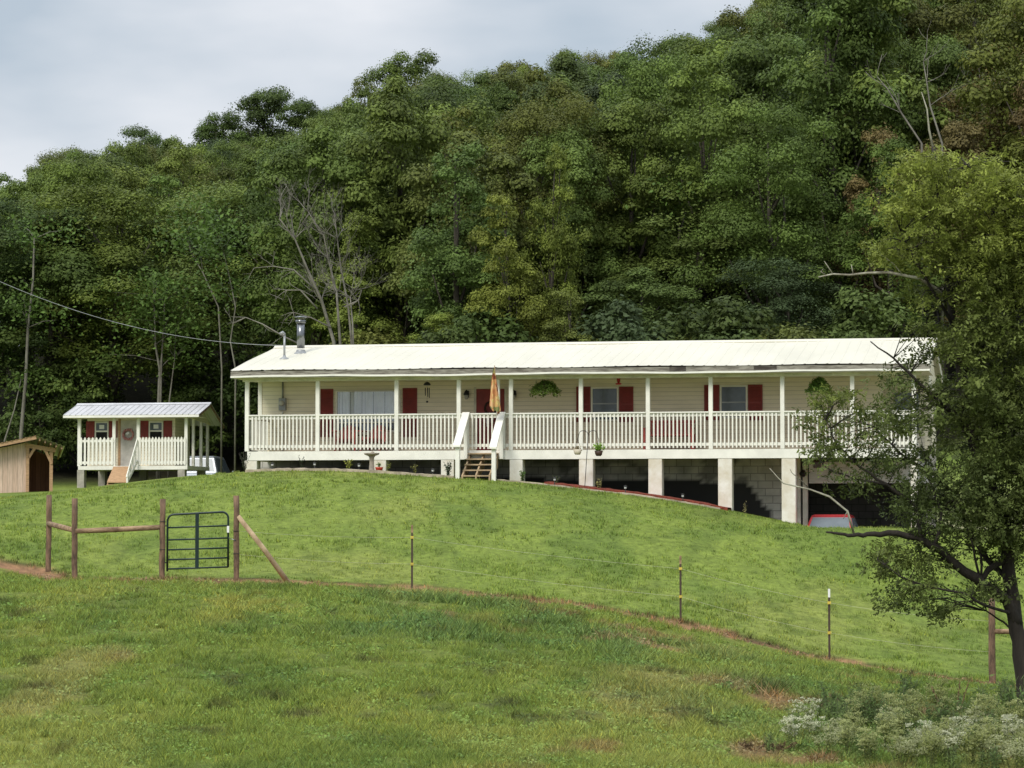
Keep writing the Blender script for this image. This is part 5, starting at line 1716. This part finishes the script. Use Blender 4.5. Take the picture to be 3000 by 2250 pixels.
# low shrubs along the forest edge
random.seed(77)
for k in range(26):
    sx = random.uniform(-40, 2750)
    Y = 96 + random.uniform(-1.5, 2.5)
    x = PT(sx, 1000, Y)[0]
    if x < -7.5: Y = 118 + random.uniform(-1, 2); x = PT(sx, 1000, Y)[0]
    elif x < -3: Y = 101 + random.uniform(0, 3); x = PT(sx, 1000, Y)[0]
    put_tree(SHRUB[k % 3], x, Y, random.uniform(.8, 1.5), random.choice(['dark green', 'mid green', 'olive green', 'dark green', 'blue green']), '', None, None, None)
    o = placed[-1]
for o in COL.objects:
    if o.name.startswith('forest_shrub') and o.parent is None:
        o['label'] = 'low dark shrub at the foot of the forest edge'; o['category'] = 'shrub'; o['group'] = 'shrubs along the forest edge'

for pr in PROTO + SHRUB:       # the models the copies were made from
    for ch in list(pr.children): bpy.data.objects.remove(ch)
    bpy.data.objects.remove(pr)


# bare trees and pale trunks
def branch(mb, p, d, L, r, depth, spread=.5, up=.15, taper=.55, kids=3):
    n = 5
    pts = [p.copy()]; q = p.copy(); dd = d.normalized()
    for k in range(n):
        dd = (dd + Vector((random.gauss(0, .13), random.gauss(0, .13), random.gauss(0, .1) + up * .15))).normalized()
        q = q + dd * (L / n); pts.append(q.copy())
    mb.tube(pts, [r * (1 - (1 - taper) * k / n) for k in range(n + 1)], 6 if r > .03 else 4)
    if depth == 0: return
    for k in range(kids):
        i = random.randint(2, n)
        nd = (dd + Vector((random.gauss(0, spread), random.gauss(0, spread * .7), random.gauss(.1, spread * .8)))).normalized()
        branch(mb, pts[i], nd, L * random.uniform(.5, .8), r * taper * random.uniform(.6, .9), depth - 1, spread, up, taper, kids)


random.seed(5)
Yd = 93
x0 = PT(965, 1000, Yd)[0]; zb_ = ground(x0, Yd)
t = thing('dead_tree', 'bare grey dead tree with many fine branches behind the chimney', 'tree', (x0, Yd, zb_))


def pd(sx, sy, dy=0): return Vector(rel(PT(sx, sy, Yd + dy), (x0, Yd, zb_)))


tr = MB()
LIM = [([(985, 1150), (975, 1000), (940, 880), (905, 790), (860, 700), (815, 640)], .07), ([(1005, 1150), (1000, 1000), (985, 860), (960, 760), (950, 690), (900, 620)], .052),
       ([(1030, 1150), (1030, 1010), (1020, 900), (1000, 780), (990, 700), (985, 640)], .048), ([(1040, 1100), (1035, 950), (1030, 870), (1045, 850)], .035)]
for pl, r_ in LIM:
    pts = [pd(a + random.uniform(-4, 4), b_, random.uniform(-.4, .4)) for a, b_ in pl]
    tr.tube(pts, [r_ * (1 - .75 * k / (len(pl) - 1)) for k in range(len(pl))], 7)
    for k in range(10):
        i = random.randint(2, len(pts) - 1)
        dv = Vector((random.gauss(-.15, .6), random.gauss(0, .4), random.uniform(.3, 1)))
        branch(tr, pts[i], dv, random.uniform(.5, 1.15), r_ * .28, 2, .38, .25, .6, 4)
for pl in ([(925, 850), (860, 790), (800, 780), (745, 785)], [(930, 905), (880, 850), (840, 850), (830, 880)], [(970, 960), (910, 930), (860, 915)], [(880, 1010), (830, 985), (770, 950), (720, 930), (680, 950)], [(1010, 900), (1050, 880), (1060, 850)]):
    pts = [pd(a, b_, -.3) for a, b_ in pl]
    tr.tube(pts, [.035 * (1 - .7 * k / (len(pl) - 1)) for k in range(len(pl))], 5)
    for k in range(5): branch(tr, pts[random.randint(1, len(pts) - 1)], Vector((random.gauss(-.5, .5), 0, random.gauss(0, .6))), .5, .012, 1, .6, 0, .6, 2)
tr.build('trunk', M['deadwood'], t)


def pale_trunk(pl, r_, Y, label, sprays=3):
    x0 = PT(pl[0][0], 1000, Y)[0]; z0 = ground(x0, Y)
    t = thing('slender_tree', label, 'tree', (x0, Y, z0), 0, 'slender pale trunks at the forest edge')
    o0 = (x0, Y, z0)
    r_ *= .75
    pts = [Vector((0, 0, -.3))] + [Vector(rel(PT(a, b_, Y), o0)) for a, b_ in pl]
    mb = MB().tube(pts, [r_ * (1 - .7 * k / (len(pts) - 1)) for k in range(len(pts))], 7)
    tips = [pts[-1]]
    for k in range(sprays * 2):
        i = random.randint(len(pts) // 2, len(pts) - 1)
        e = pts[i] + Vector((random.gauss(0, .9), random.gauss(0, .6), random.uniform(.3, 1.3)))
        mb.tube([pts[i], (pts[i] + e) / 2 + Vector((0, 0, .1)), e], [r_ * .3, r_ * .2, r_ * .08], 4); tips.append(e)
    mb.build('trunk', M['bark_pale'], t)
    c = []; nr = []
    for e in tips:
        k = 130
        c.append(np.array(e) + rng.normal(0, 1, (k, 3)) * np.array([.6, .5, .38])); nr.append(unit(rng.normal(0, .6, (k, 3)) + np.array([0, -.2, .9])))
    c = np.concatenate(c); nr = np.concatenate(nr)
    o = np_mesh('crown', leaf_quads(c, nr, rng.uniform(.12, .24, len(c)), .62), 4, M['leaf'], t, rng.uniform(.6, 1.5, len(c)))
    o.color = (.085, .14, .03, 1)


random.seed(9)
Yp = 116
pale_trunk([(62, 1270), (75, 1120), (82, 960), (97, 820), (100, 700)], .13, Yp, 'slender pale trunk rising at far left above the board shed')
pale_trunk([(14, 1290), (42, 1200), (62, 1110)], .07, Yp, 'leaning bare stem beside the far left pale trunk', 0)
pale_trunk([(465, 1185), (468, 1080), (455, 1010), (452, 900)], .12, Yp, 'twin grey trunk standing behind the cottage roof, left one')
pale_trunk([(470, 1185), (473, 1060), (480, 960), (482, 880)], .09, Yp, 'twin grey trunk standing behind the cottage roof, right one')
pale_trunk([(495, 1185), (503, 1120), (512, 1050), (515, 960)], .06, Yp, 'thin stem right of the twin trunks behind the cottage')
pale_trunk([(690, 1080), (675, 1000), (690, 900), (670, 800), (655, 740)], .05, 106, 'slender trunk leaning left of the house roof')
pale_trunk([(650, 1080), (640, 900), (595, 800), (560, 740), (545, 690)], .055, 110, 'slender crooked trunk leaning left behind the power cable')
pale_trunk([(2015, 980), (2000, 760), (1990, 690), (2010, 620)], .11, 106, 'dull grey trunk in the dark hollow above the right roof', 1)

# bare crowned trees high at the right
for k, (pl, lab) in enumerate(([[(2700, 420), (2640, 330), (2600, 260), (2570, 225)], 'bare pale limb of a dying tree above the leafy tree at right, left one'], [[(2760, 420), (2725, 310), (2715, 240), (2705, 180)], 'bare pale limb of a dying tree above the leafy tree at right, right one'])):
    Yb = 102
    x0 = PT(pl[0][0], 900, Yb)[0]; z0 = ground(x0, Yb)
    t = thing('bare_tree', lab, 'tree', (x0, Yb, z0))
    pts = [Vector((0, 0, -.3))] + [Vector(rel(PT(a, b_, Yb), (x0, Yb, z0))) for a, b_ in pl]
    mb = MB().tube(pts, [.055, .04, .03, .022, .01], 6)
    for q in range(5): branch(mb, pts[random.randint(2, 4)], Vector((random.gauss(.2, .6), 0, random.uniform(.2, 1))), random.uniform(.6, 1.2), .016, 1, .5, .3, .6, 2)
    mb.build('trunk', M['deadwood'], t)
Yb = 118
x0 = PT(2900, 300, Yb)[0]; z0 = ground(x0, Yb)
t = thing('bare_tree', 'grey leafless twiggy treetop at the upper right edge', 'tree', (x0, Yb, z0))
mb = MB(); top = ZS(330, Yb) - z0
mb.tube([(0, 0, -.3), (.1, 0, top * .5), (0, 0, top)], [.15, .10, .05], 7)
for q in range(12): branch(mb, Vector((0, 0, top * random.uniform(.7, 1))), Vector((random.gauss(0, .5), random.gauss(0, .3), 1)), random.uniform(1.2, 2.2), .03, 3, .3, .5, .6, 3)
mb.build('trunk', M['deadwood'], t)

# ------------------------------------------------------------------ the leafy tree in the right foreground
random.seed(21)
rg = np.random.default_rng(21)
YT = 40.0
tb = PT(3010, 2100, YT); zb_ = ground(tb[0], YT)
lo = (tb[0], YT, zb_)
loc_t = thing('locust_tree', 'tall feathery leaved tree with dark leaning trunk in the right foreground', 'tree', lo)


def lp(sx, sy, dy=0): return Vector(rel(PT(sx, sy, YT + dy), lo))


SK = [  # (pixels + depth offset, start radius, end radius)
    ([(3010, 2260, 0), (3000, 2000, 0), (2985, 1880, 0), (2970, 1790, 0), (2955, 1680, .05), (2946, 1570, .05), (2915, 1450, .1), (2870, 1340, .1), (2832, 1240, .1), (2815, 1100, .1), (2795, 960, .05), (2780, 860, 0), (2765, 700, 0), (2745, 560, 0), (2735, 430, 0)], .125, .03),
    ([(2982, 1830, 0), (2950, 1760, -.1), (2880, 1710, -.25), (2800, 1655, -.4), (2750, 1610, -.5), (2690, 1575, -.6), (2600, 1560, -.7), (2540, 1568, -.75), (2502, 1569, -.8), (2460, 1563, -.8), (2420, 1559, -.8)], .085, .012),
    ([(2946, 1640, 0), (2900, 1665, -.1), (2870, 1700, -.2)], .045, .04),
    ([(2960, 1700, 0), (2890, 1640, .3), (2840, 1560, .4), (2800, 1450, .5), (2740, 1390, .6), (2640, 1330, .6), (2560, 1250, .6)], .05, .01),
    ([(2870, 1690, -.2), (2850, 1600, -.1), (2830, 1540, 0)], .02, .012), ([(2880, 1710, -.2), (2872, 1620, 0), (2850, 1560, 0)], .02, .012),
    ([(2700, 1580, -.6), (2680, 1480, -.4), (2600, 1420, -.4), (2520, 1370, -.4), (2450, 1300, -.4), (2420, 1230, -.4)], .032, .007),
    ([(2600, 1420, -.4), (2500, 1400, -.5), (2420, 1370, -.5), (2390, 1330, -.5)], .018, .006),
    ([(2740, 1600, -.5), (2760, 1500, -.3), (2720, 1400, -.2)], .03, .012),
    ([(2832, 1240, .1), (2760, 1180, -.2), (2690, 1120, -.3), (2620, 1050, -.4), (2550, 1000, -.4)], .035, .008),
    ([(2815, 1100, .1), (2880, 1020, -.2), (2940, 930, -.3), (2990, 850, -.3)], .035, .01), ([(2870, 1340, .1), (2940, 1260, -.3), (3000, 1180, -.3), (3080, 1080, -.3)], .045, .012),
    ([(2780, 860, 0), (2860, 760, -.2), (2900, 650, -.3), (2930, 560, -.3)], .03, .008), ([(2795, 960, 0), (2730, 850, -.3), (2680, 760, -.4), (2640, 680, -.4)], .028, .008),
    ([(2765, 700, 0), (2700, 600, -.2), (2650, 520, -.2)], .02, .006), ([(2745, 560, 0), (2800, 500, .2), (2850, 470, .2)], .02, .006),
    ([(2975, 1800, 0), (2880, 1770, -.5), (2820, 1735, -.6), (2720, 1720, -.7), (2640, 1690, -.8), (2570, 1640, -.8)], .025, .006),
    ([(2946, 1570, 0), (3000, 1480, .2), (3080, 1400, .2)], .04, .012), ([(2985, 1880, 0), (2940, 1820, .2), (2890, 1790, .2)], .02, .01),
]
sk_mb = MB(); SKP = []; SKW = []
for pl, r0, r1 in SK:
    P0 = [lp(*p) for p in pl]
    pts = []
    for a, b_ in zip(P0[:-1], P0[1:]):
        for k in range(3): pts.append(a.lerp(b_, k / 3) + Vector((random.gauss(0, .008), random.gauss(0, .01), random.gauss(0, .008))))
    pts.append(P0[-1])
    rad = [r0 + (r1 - r0) * k / (len(pts) - 1) for k in range(len(pts))]
    sk_mb.tube(pts, rad, 10 if r0 > .06 else 6, .06)
    SKP += pts
SKA = np.array(SKP)
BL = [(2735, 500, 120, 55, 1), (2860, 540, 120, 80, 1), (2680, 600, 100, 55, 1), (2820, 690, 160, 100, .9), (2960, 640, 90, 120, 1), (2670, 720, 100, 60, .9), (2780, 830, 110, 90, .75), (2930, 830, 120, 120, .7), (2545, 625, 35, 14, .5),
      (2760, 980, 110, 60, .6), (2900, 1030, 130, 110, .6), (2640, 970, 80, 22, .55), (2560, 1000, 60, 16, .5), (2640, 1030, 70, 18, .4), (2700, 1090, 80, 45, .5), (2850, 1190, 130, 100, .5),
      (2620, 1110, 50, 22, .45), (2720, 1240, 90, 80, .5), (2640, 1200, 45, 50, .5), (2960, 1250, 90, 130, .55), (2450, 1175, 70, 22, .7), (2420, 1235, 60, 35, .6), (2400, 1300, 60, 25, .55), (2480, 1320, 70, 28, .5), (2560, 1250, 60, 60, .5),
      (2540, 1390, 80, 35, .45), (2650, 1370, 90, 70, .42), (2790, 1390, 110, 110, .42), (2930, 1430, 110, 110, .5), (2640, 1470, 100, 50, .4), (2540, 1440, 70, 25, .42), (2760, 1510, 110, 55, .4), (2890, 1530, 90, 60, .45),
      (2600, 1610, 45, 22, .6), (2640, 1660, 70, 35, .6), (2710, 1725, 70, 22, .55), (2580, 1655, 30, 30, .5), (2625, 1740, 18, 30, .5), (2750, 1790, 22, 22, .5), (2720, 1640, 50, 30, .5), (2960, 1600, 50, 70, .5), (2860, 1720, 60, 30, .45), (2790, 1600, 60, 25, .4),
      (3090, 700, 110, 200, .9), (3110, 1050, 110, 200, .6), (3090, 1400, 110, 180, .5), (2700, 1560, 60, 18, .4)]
lc = []
tw = MB()
for (bx, by, rx, ry, br_) in BL:
    n = max(5, int(rx * ry / (190 if br_ >= .7 else (210 if bx > 2800 else 290))))
    for k in range(n):
        a = random.uniform(0, 2 * PI); q = math.sqrt(random.random())
        sx, sy = bx + rx * q * math.cos(a), by + ry * q * math.sin(a)
        if br_ < .95 and sx < 2830 and float(vnoise(sx / 62.0, sy / 40.0, 17)) < .34: continue
        dy = random.uniform(-1, 1) * (.4 + rx / 207 * 1.3)
        p = lp(sx, sy, dy)
        lc.append((p, br_))
        # twig from the nearest limb
        d = np.linalg.norm(SKA - np.array(p), axis=1) + np.maximum(0, SKA[:, 2] - p.z) * .6
        j = int(np.argmin(d)); s = Vector(SKA[j])
        if (p - s).length < 2.2:
            md = (s + p) / 2 + Vector((random.gauss(0, .04), random.gauss(0, .04), .08 * (p - s).length))
            tw.tube([s, md, p], [.008, .006, .0025], 4)
sk_mb.v += []
trunk = sk_mb.build('trunk', M['bark_dark'], loc_t)
tw.build('twigs', M['bark_dark'], loc_t)
# compound leaves: a midrib with leaflets on both sides
C_ = []; D_ = []; B_ = []
for p, br_ in lc:
    for k in range(17):
        a = random.uniform(0, 2 * PI); e = random.gauss(-.15, .45)
        C_.append(np.array(p) + rg.normal(0, 1, 3) * np.array([.14, .14, .07])); D_.append((math.cos(a) * math.cos(e), math.sin(a) * math.cos(e), math.sin(e))); B_.append(br_)
C_ = np.array(C_); D_ = np.array(D_); B_ = np.array(B_)
nl = len(C_)
Lf = rg.uniform(.075, .165, nl)
sd = unit(np.cross(D_, np.array([0, 0, 1.0]) + rg.normal(0, .75, (nl, 3)))); upv = np.cross(sd, D_)
qs = []; tn = []; tt = []
npair = 5
hi = np.array([.215, .25, .05]); lo_c = np.array([.095, .125, .04])  # bright upper and dim lower leaves: light on the crown painted into the tint
lt_ = rg.uniform(.6, 1.45, nl)
for k in range(npair):
    for s_ in (-1, 1):
        t_ = (k + .6) / npair
        base = C_ + D_ * (Lf * t_)[:, None] - np.array([0, 0, 1]) * (Lf * t_ * t_ * .35)[:, None]
        base = base + rg.normal(0, .012, (nl, 3))
        out_ = sd * s_ * .9 + D_ * .35 - np.array([0, 0, .18]) + rg.normal(0, .38, (nl, 3))
        wl = Lf * .36 * (1 - .25 * abs(t_ - .5)); 
        mid = base + out_ * (wl * .55)[:, None]
        wv = D_ * (wl * .40)[:, None]
        qs.append(np.stack([base, mid + wv, base + out_ * wl[:, None], mid - wv], 1)); tn.append(lt_ * rg.uniform(.8, 1.25, nl))
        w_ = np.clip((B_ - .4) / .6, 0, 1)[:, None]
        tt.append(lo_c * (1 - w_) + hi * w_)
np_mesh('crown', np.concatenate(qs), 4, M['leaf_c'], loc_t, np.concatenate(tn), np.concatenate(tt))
print('locust leaves', nl)
# dead branches
for pl, r0 in (([(2778, 880, 0), (2740, 845, -.2), (2690, 815, -.4), (2605, 799, -.5), (2540, 800, -.5), (2489, 806, -.5), (2440, 803, -.5), (2398, 812, -.5)], .03),
               ([(2502, 1566, -.8), (2483, 1498, -.9), (2430, 1455, -.9), (2373, 1434, -.9), (2295, 1416, -.9), (2275, 1395, -.9), (2255, 1372, -.9)], .018),
               ([(2735, 440, 0), (2722, 380, 0), (2716, 320, 0), (2700, 270, 0)], .018)):
    d = MB(); pts = [lp(*p) for p in pl]
    d.tube(pts, [r0 * (1 - .7 * k / (len(pts) - 1)) for k in range(len(pts))], 7, .08)
    if r0 == .03:
        for q in ([(2440, 803, -.5), (2425, 780, -.5), (2415, 765, -.5)], [(2420, 806, -.5), (2405, 795, -.5), (2412, 788, -.5)], [(2640, 800, -.5), (2615, 770, -.5), (2580, 745, -.5)], [(2500, 805, -.5), (2496, 785, -.5), (2494, 775, -.5)]): d.tube([lp(*p) for p in q], [.011, .008, .004], 5)
    elif r0 == .018:
        for q in ([(2373, 1434, -.9), (2350, 1410, -.9), (2320, 1385, -.9), (2315, 1375, -.9)], [(2483, 1498, -.9), (2470, 1520, -.9)]): d.tube([lp(*p) for p in q], [.009, .007, .004], 5)
    else:
        for q in ([(2735, 440, 0), (2770, 390, .1), (2800, 370, .1), (2810, 320, .1), (2815, 290, .1)], [(2716, 330, 0), (2690, 310, 0)]): d.tube([lp(*p) for p in q], [.013, .009, .004], 5)
    d.build('dead_branch', M['lichen'], loc_t)


# ------------------------------------------------------------------ weeds in the near right corner
def weed_proto(seed, h, flowers, tint, ftint, label, group):
    random.seed(seed); rg = np.random.default_rng(seed)
    t = thing('flowering_weed' if flowers else 'leafy_weed', label, 'weed', (0, 0, 0), 0, group)
    st = MB(); lc_ = []; ln = []; fl = []
    for k in range(8):
        a = random.uniform(0, 2 * PI); r_ = random.uniform(.05, .32); hh = h * random.uniform(.65, 1.05)
        pl = [Vector((r_ * .3 * math.cos(a), r_ * .3 * math.sin(a), -.05)), Vector((r_ * .6 * math.cos(a), r_ * .6 * math.sin(a), hh * .5)), Vector((r_ * math.cos(a), r_ * math.sin(a), hh))]
        st.tube(pl, [.006, .005, .003], 4)
        tips = [pl[2]]
        for q in range(6):
            f = random.uniform(.55, .95); s = pl[1].lerp(pl[2], (f - .5) * 2)
            e = s + Vector((random.gauss(0, .07), random.gauss(0, .07), random.uniform(.04, .14))); st.tube([s, e], [.003, .002], 3); tips.append(e)
        for q in range(34):
            f = random.random(); p = pl[0].lerp(pl[1], f * 2) if f < .5 else pl[1].lerp(pl[2], f * 2 - 1)
            lc_.append(np.array(p) + rg.normal(0, .045, 3)); ln.append(rg.normal(0, .55, 3) + np.array([0, -.1, .8]))
        for e in tips:
            for q in range(15): fl.append(np.array(e) + rg.normal(0, 1, 3) * np.array([.045, .045, .018]))
    st.build('stems', mat('weed_stem', (.10, .13, .05), .8), t)
    lc_ = np.array(lc_); ln = unit(np.array(ln))
    np_mesh('leaves', leaf_quads(lc_, ln, rg.uniform(.05, .12, len(lc_)), .34, rg), 4, M['leaf_w'], t, rg.uniform(.5, 1.5, len(lc_)), np.tile(np.array(tint), (len(lc_), 1)))
    if flowers:
        fl = np.array(fl)
        np_mesh('flowers', leaf_quads(fl, unit(rg.normal(0, .5, fl.shape) + np.array([0, -.3, 1])), rg.uniform(.022, .05, len(fl)), .9, rg), 4, M['leaf_w'], t, rg.uniform(.7, 1.1, len(fl)), np.tile(np.array(ftint), (len(fl), 1)))
    return t


W1 = [weed_proto(1, .85, True, (.25, .30, .10), (.72, .73, .52), 'bushy weed covered in small white flowers in the near right corner', 'white flowering weeds in the near right corner'),
      weed_proto(2, .75, True, (.28, .32, .10), (.50, .52, .29), 'bushy weed with cream flower heads among the weeds at right', 'cream flowering weeds at right'),
      weed_proto(3, .9, True, (.25, .28, .09), (.46, .49, .21), 'tall weed with faded greenish white flower heads at right', 'pale seeding weeds at right')]
W2 = [weed_proto(4, .7, False, (.14, .21, .07), None, 'dark green leafy weed without flowers behind the white ones', 'leafy weeds at right'), weed_proto(5, .55, False, (.18, .25, .08), None, 'dark green leafy weed without flowers behind the white ones', 'leafy weeds at right')]
random.seed(31)
SP = [(2320, 2235, 0), (2380, 2195, 0), (2440, 2190, 1), (2360, 2150, 0), (2420, 2250, 1), (2600, 2220, 2), (2640, 2160, 2), (2700, 2210, 0), (2760, 2190, 1), (2820, 2170, 0), (2860, 2140, 1), (2900, 2200, 2), (2960, 2180, 0), (2640, 2250, 1), (2720, 2260, 2), (2990, 2240, 1),
      (2540, 2260, 2), (2480, 2230, 2), (2580, 2110, 3), (2520, 2110, 3), (2460, 2130, 4), (2620, 2080, 3), (2680, 2090, 2), (2740, 2080, 2), (2790, 2110, 2), (2560, 2060, 4), (2660, 2040, 3), (2400, 2120, 4), (2840, 2240, 2), (2780, 2250, 0), (2930, 2120, 2), (2990, 2140, 2), (2330, 2160, 4), (2500, 2180, 3), (2880, 2080, 4), (2960, 2070, 4), (2250, 2225, 4)]
for _ in range(70):
    sx_ = random.uniform(2430, 3080); sy_ = random.uniform(2085 - (sx_ - 2430) * .05, 2275)
    SP.append((sx_, sy_, random.choice([1, 1, 2, 2, 1, 3, 4] if sy_ > 2150 else [2, 2, 3, 3, 4])))
ap = W1 + W2
used = set()
for sx, sy, k in SP:
    # the ground under the plant lies a little below the pixel of its middle
    Y = 33.5 + (2250 - sy) / 195 * 5.5 + random.uniform(-.4, .4)
    x = PT(sx, sy, Y)[0]
    z = ground(x, Y)
    top = ZS(sy - 75, Y) - z
    h0 = (.85, .75, .9, .7, .55)[k]
    s = min(max(top / h0, .5), 1.25) * random.uniform(.85, 1.1)
    if k not in used:
        o = ap[k]; o.location = (x, Y, z); o.scale = (s, s, s); used.add(k)
    else: dup(ap[k], (x, Y, z), random.uniform(0, 6.28), s)
# dry stalks
M['dry_stalk'] = mat('dry_stalk', (.17, .10, .05), .9)
for sx, sy, lab in ((2205, 2250, 'cluster of dry brown stalks at the bottom edge left of the white flowers'), (2270, 2250, 'taller dry brown stalks beside the white flowers'), (2795, 2075, 'dark brown withered dock stalk standing above the weeds')):
    Y = 34 if sy > 2200 else 38
    x = PT(sx, sy, Y)[0]; z = ground(x, Y)
    t = thing('dry_stalks', lab, 'weed', (x, Y, z))
    hh = ZS(2175 if sy > 2200 else 2000, Y) - z
    for k in range(5 if sy > 2200 else 3):
        e = Vector((random.gauss(0, .12), random.gauss(0, .05), hh * random.uniform(.8, 1.05)))
        so_ = MB().tube([(random.gauss(0, .04), 0, -.05), e * .5, e], [.009, .008, .004], 5).build('stalk', M['dry_stalk'], t)
        f_ = rng.uniform(.55, 1.02, 40)
        lc_ = np.array(e)[None] * f_[:, None] + rng.normal(0, .014, (40, 3))
        np_mesh('seed_head', leaf_quads(lc_, unit(rng.normal(size=lc_.shape)), rng.uniform(.02, .035, 40), .6), 4, M['leaf_c'], so_, rng.uniform(.6, 1.3, 40), np.tile(np.array([.15, .11, .06]), (40, 1)))

# ------------------------------------------------------------------ world, sun, camera
world = bpy.data.worlds.new('World'); scene.world = world; world.use_nodes = True
nt = world.node_tree; nt.nodes.clear()
out = nt.nodes.new('ShaderNodeOutputWorld'); bg = nt.nodes.new('ShaderNodeBackground')
SUN_EL, SUN_AZ = R(43), R(210)           # azimuth clockwise from +y: sun behind the camera to the left
sky = nt.nodes.new('ShaderNodeTexSky'); sky.sky_type = 'NISHITA'; sky.sun_disc = False
sky.sun_elevation = SUN_EL; sky.sun_rotation = SUN_AZ
tc = nt.nodes.new('ShaderNodeTexCoord'); mp = nt.nodes.new('ShaderNodeMapping'); mp.inputs['Scale'].default_value = (1.0, 1.0, 2.6); mp.inputs['Location'].default_value = (.35, .2, .1)
nt.links.new(tc.outputs['Generated'], mp.inputs[0])
nz = nt.nodes.new('ShaderNodeTexNoise'); nz.inputs['Scale'].default_value = 5.5; nz.inputs['Detail'].default_value = 5; nz.inputs['Roughness'].default_value = .45
nt.links.new(mp.outputs[0], nz.inputs[0])
cl = nt.nodes.new('ShaderNodeValToRGB')
cl.color_ramp.elements[0].position = .40; cl.color_ramp.elements[0].color = (4.4, 5.1, 5.85, 1)
cl.color_ramp.elements[1].position = .60; cl.color_ramp.elements[1].color = (7.3, 7.5, 7.9, 1)
nt.links.new(nz.outputs[0], cl.inputs[0])
mxs = nt.nodes.new('ShaderNodeMix'); mxs.data_type = 'RGBA'; mxs.inputs[0].default_value = .93
nt.links.new(sky.outputs[0], mxs.inputs[6]); nt.links.new(cl.outputs[0], mxs.inputs[7])
sz_ = nt.nodes.new('ShaderNodeSeparateXYZ'); nt.links.new(tc.outputs['Generated'], sz_.inputs[0])
mr = nt.nodes.new('ShaderNodeMapRange'); mr.inputs[1].default_value = .22; mr.inputs[2].default_value = .95; mr.inputs[3].default_value = 1.0; mr.inputs[4].default_value = 2.2
nt.links.new(sz_.outputs[2], mr.inputs[0])
vm_ = nt.nodes.new('ShaderNodeVectorMath'); vm_.operation = 'SCALE'
nt.links.new(mxs.outputs[2], vm_.inputs[0]); nt.links.new(mr.outputs[0], vm_.inputs['Scale'])
nt.links.new(vm_.outputs[0], bg.inputs[0]); bg.inputs[1].default_value = .115
nt.links.new(bg.outputs[0], out.inputs[0])

sl = bpy.data.lights.new('sun', 'SUN'); sl.energy = 2.5; sl.angle = R(22); sl.color = (1, .95, .86)
so = bpy.data.objects.new('sun', sl); COL.objects.link(so)
to_sun = Vector((math.sin(SUN_AZ) * math.cos(SUN_EL), math.cos(SUN_AZ) * math.cos(SUN_EL), math.sin(SUN_EL)))
so.rotation_euler = to_sun.to_track_quat('Z', 'Y').to_euler(); so.location = to_sun * 200

cam = bpy.data.cameras.new('camera'); cam.sensor_width = 36; cam.lens = F / 3000 * 36; cam.clip_end = 6000; cam.clip_start = .5
co = bpy.data.objects.new('camera', cam); COL.objects.link(co)
co.location = (0, 0, 0); co.rotation_euler = (PI / 2 + PITCH, 0, 0)
scene.camera = co
scene.view_settings.view_transform = 'Standard'; scene.view_settings.look = 'None'; scene.view_settings.exposure = 0
scene.render.engine = 'CYCLES'
scene.cycles.max_bounces = 5; scene.cycles.diffuse_bounces = 3; scene.cycles.glossy_bounces = 2; scene.cycles.transmission_bounces = 3; scene.cycles.transparent_max_bounces = 8
